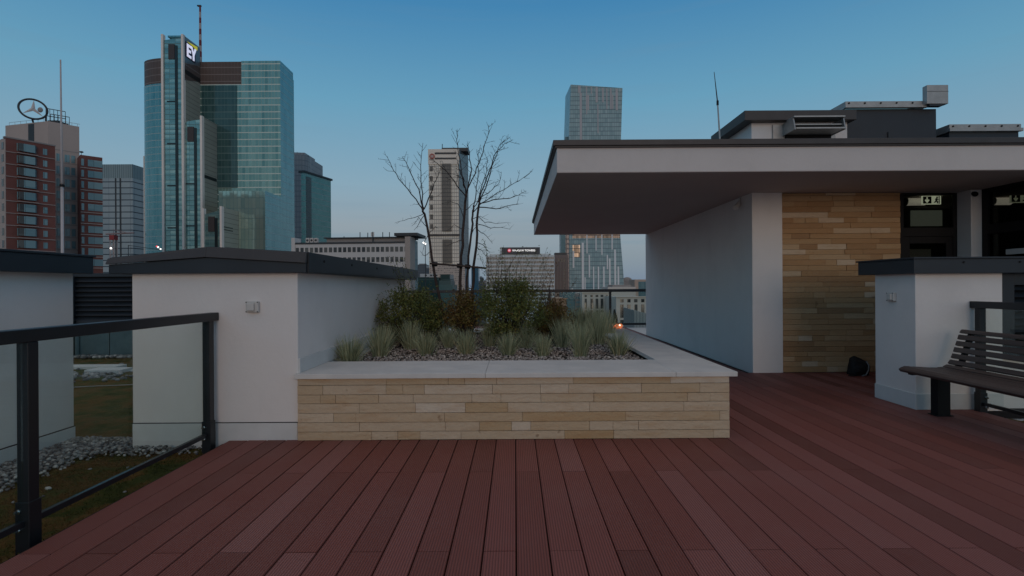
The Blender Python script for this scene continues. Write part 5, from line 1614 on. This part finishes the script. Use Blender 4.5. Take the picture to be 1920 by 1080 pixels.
# ---- long pale office block with a lettered roof sign
Y = 210.
t = thing('long_office_block', 'long pale grey office block with eight window rows and roof sign', 'office block', (*PL(975, Y), GR))
f = Face(PL(911.5, Y), PL(1040, Y))
zt2 = ZT(975, 478.5, Y)
gc = plain('grey_concrete', (.62, .66, .66), .8, var=.05, nscale=.1)
mb = MB(); mb.prism([f.p(0), f.p(f.L), f.p(f.L, -14), f.p(0, -14)], GR, zt2); mb.build('wall', gc, t)
wrow = facade('window_row', (.012, .018, .022), (.075, .085, .09), (.50, .54, .54), .62, 30, .22, 0, rough=.15, spec=.4, wob=.03, jit=.85)
for i in range(12):
    y0 = 482 + i * 7.6
    mb = MB(); mb.facebox(f, .25, f.L - .25, ZT(975, y0 + 4.3, Y), ZT(975, y0, Y), .0, .04); mb.build('window_row', wrow, t)
mb = MB(); mb.facebox(f, f.hit(918)[0], f.hit(1034)[0], zt2, ZT(975, 475.5, Y), -10, -1.5); mb.build('attic', gc, t)
sb = thing('roof_sign', 'dark roof sign reading WARSAW TOWERS with red emblem', 'sign', (*PL(975, Y), zt2))
z1, z0 = ZT(975, 463.5, Y), ZT(975, 476, Y)
mb = MB(); mb.box(PL(938.5, Y)[0], PL(1013, Y)[0], Y + .5, Y + 6, z0, z1); mb.build('sign_box', plain('sign_grey', (.085, .085, .095), .6), sb)
mb = MB(); mb.box(PL(938, Y)[0], PL(941.5, Y)[0], Y + .3, Y + 6.1, z0, z1 + .1); mb.build('side_post', gc, sb)
redsq = emit('emblem_red_lit', (.75, .05, .07), .35)
mb = MB(); q = pt(955, 469.6, Y); mb.tube([(q.x, Y + .45, q.z), (q.x, Y + .20, q.z)], .72, 16); em = mb.build('red_emblem', redsq, sb)
mb = MB(); mb.box(q.x - .38, q.x - .22, Y + .1, Y + .195, q.z - .3, q.z + .3); mb.box(q.x - .08, q.x + .08, Y + .1, Y + .195, q.z - .3, q.z + .38); mb.box(q.x + .22, q.x + .38, Y + .1, Y + .195, q.z - .3, q.z + .3); mb.build('emblem_mark', lt, em)
q = pt(960.5, 471.3, Y)
text_mesh('sign_letters', 'WARSAW TOWERS', 1.05, emit('sign_white_lit', (1, .98, .95), .85), (q.x, Y + .42, q.z), (1, 0, 0), (0, 0, 1), .03, sb, bold=.012, sx=.98)

# ---- brown stone building and dark slab
Y = 235.
t = thing('brown_stone_building', 'brown stone building with pillars between the pale block and the white striped tower', 'building', (*PL(1053, Y), GR))
f = Face(PL(1040.5, Y), PL(1066, Y))
bst = plain('brown_stone', (.21, .165, .15), .8, var=.08, nscale=.1)
mb = MB(); mb.prism([f.p(0), f.p(f.L), f.p(f.L, -12), f.p(0, -12)], GR, ZT(1053, 478, Y)); mb.build('wall', bst, t)
for px in (1047, 1052.2, 1057.5):
    mb = MB(); s = f.hit(px)[0]; mb.facebox(f, s, s + .55, ZT(1053, 492, Y), ZT(1053, 485, Y), .0, .05); mb.build('window', dark_slot, t)
for i in range(6):
    mb = MB(); s = f.hit(1057)[0]; mb.facebox(f, s, s + .7, ZT(1053, 509 + i * 6.5, Y), ZT(1053, 505.5 + i * 6.5, Y), .0, .05); mb.build('window', dark_slot, t)
for px in (1044, 1049.7, 1055, 1060.5):
    mb = MB(); s = f.hit(px)[0]; mb.facebox(f, s, s + .35, GR, ZT(1053, 483, Y), .0, .3); mb.build('pillar', plain('brown_pillar', (.24, .20, .18), .8), t)
mb = MB(); mb.facebox(f, f.hit(1041)[0], f.hit(1063)[0], ZT(1053, 478, Y), ZT(1053, 473.5, Y), -6, -1); mb.build('roof_plant', M['mast_metal'], t)
Y = 330.
t = thing('dark_slab_tower', 'narrow dark teal slab just left of the white striped tower', 'tower', (*PL(1060, Y), GR))
mb = MB(); mb.box(PL(1052.5, Y)[0], PL(1061, Y)[0], Y, Y + 12, GR, ZT(1056, 436, Y)); mb.build('glass_slab', gl_dull, t)
mb = MB(); mb.box(PL(1061, Y)[0] + .02, PL(1067.5, Y)[0], Y + .4, Y + 12, GR, ZT(1056, 437, Y)); mb.build('stone_slab', facade('mauve_stone', (.15, .125, .135), (.19, .16, .17), (.10, .09, .10), 2, 3, .2, .25, wob=0), t)

# ---- white striped residential skyscraper
Y = 350.
t = thing('striped_skyscraper', 'blue grey skyscraper with white vertical stripes rising above the canopy', 'skyscraper', (*PL(1118, Y), GR))
gz = facade('pale_blue_glass', (.19, .33, .37), (.35, .50, .53), (.11, .18, .21), 1.5, 2.85, .08, .14, rough=.06, spec=.08, wob=.004, jit=.6)
gz2 = facade('blue_band_glass', (.085, .13, .15), (.14, .19, .205), (.05, .08, .095), 1.5, 2.85, .04, .10, rough=.1, spec=.6, wob=.02, jit=.5)
prof = [(1068.5, 1170, GR), (1068, 1169.5, ZT(1100, 520, Y)), (1068, 1163.5, ZT(1100, 440, Y)), (1068.5, 1162.5, ZT(1100, 350, Y)), (1068.8, 1166.5, ZT(1100, 250, Y)), (1072.5, 1169.5, None)]
vs = []
zl, zr2 = ZT(1072, 158.5, Y), ZT(1169, 165, Y)
for (xa, xb, z) in prof:
    za, zb = (zl, zr2) if z is None else (z, z)
    for (x, yy, zz2) in ((PL(xa, Y)[0], Y, za), (PL(xb, Y)[0], Y, zb), (PL(xb, Y)[0] - 1, Y + 22, zb), (PL(xa, Y)[0] - 1.4, Y + 22, za)): vs.append((x, yy, zz2))
fs = []
for i in range(len(prof) - 1):
    for k in range(4): fs.append((4 * i + k, 4 * i + (k + 1) % 4, 4 * i + 4 + (k + 1) % 4, 4 * i + 4 + k))
fs += [(3, 2, 1, 0), (20, 21, 22, 23)]
mb = MB(); mb.add(vs, fs); mb.build('shaft', gz, t)
f = Face(PL(1068, Y), PL(1171, Y))
rz3 = random.Random(4)
wp = plain('white_panel', (.80, .83, .85), .5, var=.05, nscale=.1)
def stripe(px, w, ya, yb):
    mb = MB(); s = f.hit(px)[0]; mb.facebox(f, s, s + w * .35, ZT(1118, yb, Y), ZT(1118, ya, Y), .02, .35); mb.build('white_stripe', wp, t)
for (px, w, ya, yb) in [(1074, 3, 470, 502), (1091, 4, 455, 560), (1104, 2.4, 478, 520), (1112, 2.2, 500, 560), (1121, 2.4, 500, 560), (1131, 2.6, 500, 560), (1138, 2.2, 478, 505), (1142, 3, 485, 560), (1152, 3, 468, 560), (1100, 2, 440, 475), (1117, 2, 442, 470), (1128, 2, 440, 478), (1147, 2.2, 440, 468), (1158, 3, 500, 560), (1072, 2, 540, 560), (1096, 2, 520, 560)]:
    stripe(px, w, ya, yb)
wp2 = plain('mauve_panel', (.42, .42, .45), .5, var=.05, nscale=.1)
def stripe2(px, w, ya, yb):
    mb = MB(); s = f.hit(px)[0]; mb.facebox(f, s, s + w * .35, ZT(1118, yb, Y), ZT(1118, ya, Y), .02, .3); mb.build('mauve_stripe', wp2, t)
for (px, w, ya, yb) in [(1086, 5, 161, 174), (1089, 4, 174, 262), (1101, 2, 162, 214), (1103.5, 3, 178, 206), (1110, 2, 163, 176), (1119, 4, 164, 192), (1131, 3, 165, 192), (1139, 2, 166, 205), (1146, 3, 166, 205), (1156.5, 4, 167, 207), (1150, 2, 178, 205), (1122, 2, 196, 250)]:
    stripe2(px, w, ya, yb)
glint = facade('added_mirror_panes', (.05, .045, .04), (.24, .21, .18), (.05, .05, .05), 1.5, 2.85, .08, .12, rough=.2, metal=1.0, wob=.05, jit=.9)
glint2 = facade('added_mirror_panes_dim', (.03, .03, .03), (.10, .09, .085), (.05, .05, .05), 1.5, 2.85, .08, .12, rough=.2, metal=1.0, wob=.05, jit=.9)
mb = MB(); mb.facebox(f, f.hit(1074)[0], f.hit(1088)[0], ZT(1118, 482, Y), ZT(1118, 459, Y), .02, .12); mb.build('glint_panes', glint, t)  # mirror panes added here so the low sun shows as a glint
mb = MB(); mb.facebox(f, f.hit(1074)[0], f.hit(1163)[0], ZT(1118, 446.5, Y), ZT(1118, 438, Y), .02, .10); mb.build('glint_band', glint2, t)  # dimmer mirror strip added for the same glint
mb = MB(); mb.box(PL(1062.5, Y)[0], PL(1070, Y)[0], Y + 4, Y + 20, GR, ZT(1066, 253, Y)); mb.build('side_wing', gl_dull, t)

# ---- pale buildings behind the far railing
cream = plain('cream_render', (.64, .59, .53), .8, var=.06, nscale=.15)
def palace(lab, x0, x1, ytop, Y, cols, ybands, mat=cream, name='pale_palace'):
    t = thing(name, lab, 'building', (*PL((x0 + x1) / 2, Y), GR))
    f = Face(PL(x0, Y), PL(x1, Y))
    mb = MB(); mb.prism([f.p(0), f.p(f.L), f.p(f.L, -14), f.p(0, -14)], GR, ZT(x0, ytop, Y)); mb.build('wall', mat, t)
    mb = MB(); mb.facebox(f, -.2, f.L + .2, ZT(x0, ytop + .4, Y), ZT(x0, ytop - 1.2, Y), -.5, .4); mb.build('cornice', mat, t)
    for (xa, xb) in cols:
        for (ya, yb) in ybands:
            mb = MB(); mb.facebox(f, f.hit(xa)[0], f.hit(xb)[0], ZT(x0, yb, Y), ZT(x0, ya, Y), .0, .05); mb.build('window', M['dkwin'], t)
    return t, f
palace('pale building with tall dark windows under the far handrail, right side', 1155, 1214, 557, 120., [(1162.5, 1169), (1176, 1182), (1189, 1195), (1202, 1208)], [(561, 567), (571, 596), (600, 607)])
palace('cream building with tall windows below the white striped tower', 1091, 1142, 549, 135., [(1096, 1100), (1107, 1112), (1116.5, 1121.5), (1126, 1131), (1136, 1140)], [(553, 557), (560, 579), (582, 586)])
palace('peach coloured block behind the yellow shrub and the far railing', 1037, 1062, 560, 110., [(1042, 1046), (1053, 1057)], [(590, 600)], plain('peach_render', (.48, .30, .20), .8), 'peach_block')
Y = 140.
t = thing('glass_annex', 'blue glass annex between the peach block and the cream building', 'building', (*PL(1076, Y), GR))
mb = MB(); mb.box(PL(1055, Y)[0], PL(1078, Y)[0], Y, Y + 10, GR, ZT(1066, 549, Y)); mb.build('glass_block', gl_dull, t)
mb = MB(); mb.box(PL(1078, Y)[0] + .02, PL(1091, Y)[0], Y - .5, Y + 10, GR, ZT(1085, 550, Y)); mb.build('grey_block', M['grey_clad'], t)
for i in range(5):
    mb = MB(); mb.box(PL(1079.5, Y)[0], PL(1089.5, Y)[0], Y - .56, Y - .5, ZT(1085, 560 + i * 8.2, Y), ZT(1085, 556.5 + i * 8.2, Y)); mb.build('window', M['win'], t)
Y = 190.
t = thing('flat_roofed_block', 'grey flat roofed block under the far handrail beside the striped tower', 'building', (*PL(1175, Y), GR))
mb = MB(); mb.box(PL(1140, Y)[0], PL(1192, Y)[0], Y, Y + 14, GR, ZT(1160, 538, Y)); mb.build('wall', cream, t)
mb = MB(); mb.box(PL(1150, Y)[0], PL(1186, Y)[0], Y + 2, Y + 12, ZT(1160, 538, Y), ZT(1160, 534, Y)); mb.build('penthouse', M['grey_clad'], t)
for i in range(6):
    mb = MB(); x = PL(1146 + i * 7.4, Y)[0]; mb.box(x, x + .75, Y - .05, Y, ZT(1160, 547, Y), ZT(1160, 542, Y)); mb.build('window', M['dkwin'], t)
Y = 260.
t = thing('warm_tower_block', 'far pale block with warm toned top beside the pavilion wall', 'building', (*PL(1200, Y), GR))
mb = MB(); mb.box(PL(1190, Y)[0], PL(1216, Y)[0], Y, Y + 12, GR, ZT(1200, 524, Y)); mb.build('wall', plain('warm_white', (.55, .42, .34), .8), t)  # warm wall colour shows above the duller glass front
mb = MB(); mb.box(PL(1197, Y)[0], PL(1214, Y)[0], Y - .15, Y, GR, ZT(1200, 528, Y)); mb.build('glass_front', gl_dull, t)
Y = 420.
t = thing('distant_dome_building', 'distant grey building with low rounded roof behind the flat roofed block', 'building', (*PL(1178, Y), GR))
mb = MB(); mb.box(PL(1166, Y)[0], PL(1190, Y)[0], Y, Y + 20, GR, ZT(1178, 527, Y)); mb.build('wall', M['grey_clad'], t)
mb = MB(); q = PL(1176, Y + 8); mb.ball((q[0], Y + 8, ZT(1178, 527, Y)), 3.6, 14, 8, 1.2, 1, .9); mb.build('dome', M['grey_clad'], t)
# slanted glass roof near the pavilion wall
Y = 60.
t = thing('slanted_glass_roof', 'sloping pale glass roof low beside the pavilion wall', 'roof', (*PL(1200, Y), GR))
mb = MB(); a, b2 = PL(1189, Y), PL(1216, Y)
mb.prism([a, b2, (b2[0], Y + 6), (a[0], Y + 6)], GR, [ZT(1190, 582, Y), ZT(1215, 589, Y), ZT(1215, 587, Y), ZT(1190, 580, Y)]); mb.build('roof_body', facade('pale_ribs', (.20, .25, .26), (.26, .31, .32), (.12, .16, .17), .35, 9, .3, .02, wob=0), t)
# hazy far skyline seen low between the nearer buildings
rz3 = random.Random(9)
for i, (x0, x1, yt, Y, lab) in enumerate([(783, 800, 496, 700., 'distant blue grey block low behind the left bare tree'), (797, 806, 503, 620., 'distant dark blue roofed block beside the cream tower'),
        (896, 906, 520, 640., 'distant low teal block right of the small blue tower'), (903, 914, 528, 560., 'distant low grey block left of the long pale office block'), (1206, 1232, 534, 760., 'distant grey block behind the pavilion wall')]):
    t = thing('distant_block', lab, 'building', (*PL((x0 + x1) / 2, Y), GR), 'distant blocks on the skyline')
    mb = MB(); mb.box(PL(x0, Y)[0], PL(x1, Y)[0], Y, Y + 20, GR, ZT((x0 + x1) / 2, yt, Y)); mb.build('wall', facade('far_wall_%d' % i, (.09, .12, .15), (.12, .15, .18), (.06, .08, .1), 3, 3.2, .3, .4, wob=0), t)
    mb = MB(); mb.box(PL(x0 + 2, Y)[0], PL(x1 - 3, Y)[0], Y + 4, Y + 14, ZT((x0 + x1) / 2, yt, Y), ZT((x0 + x1) / 2, yt - 2, Y)); mb.build('roof_plant', M['grey_clad'], t)
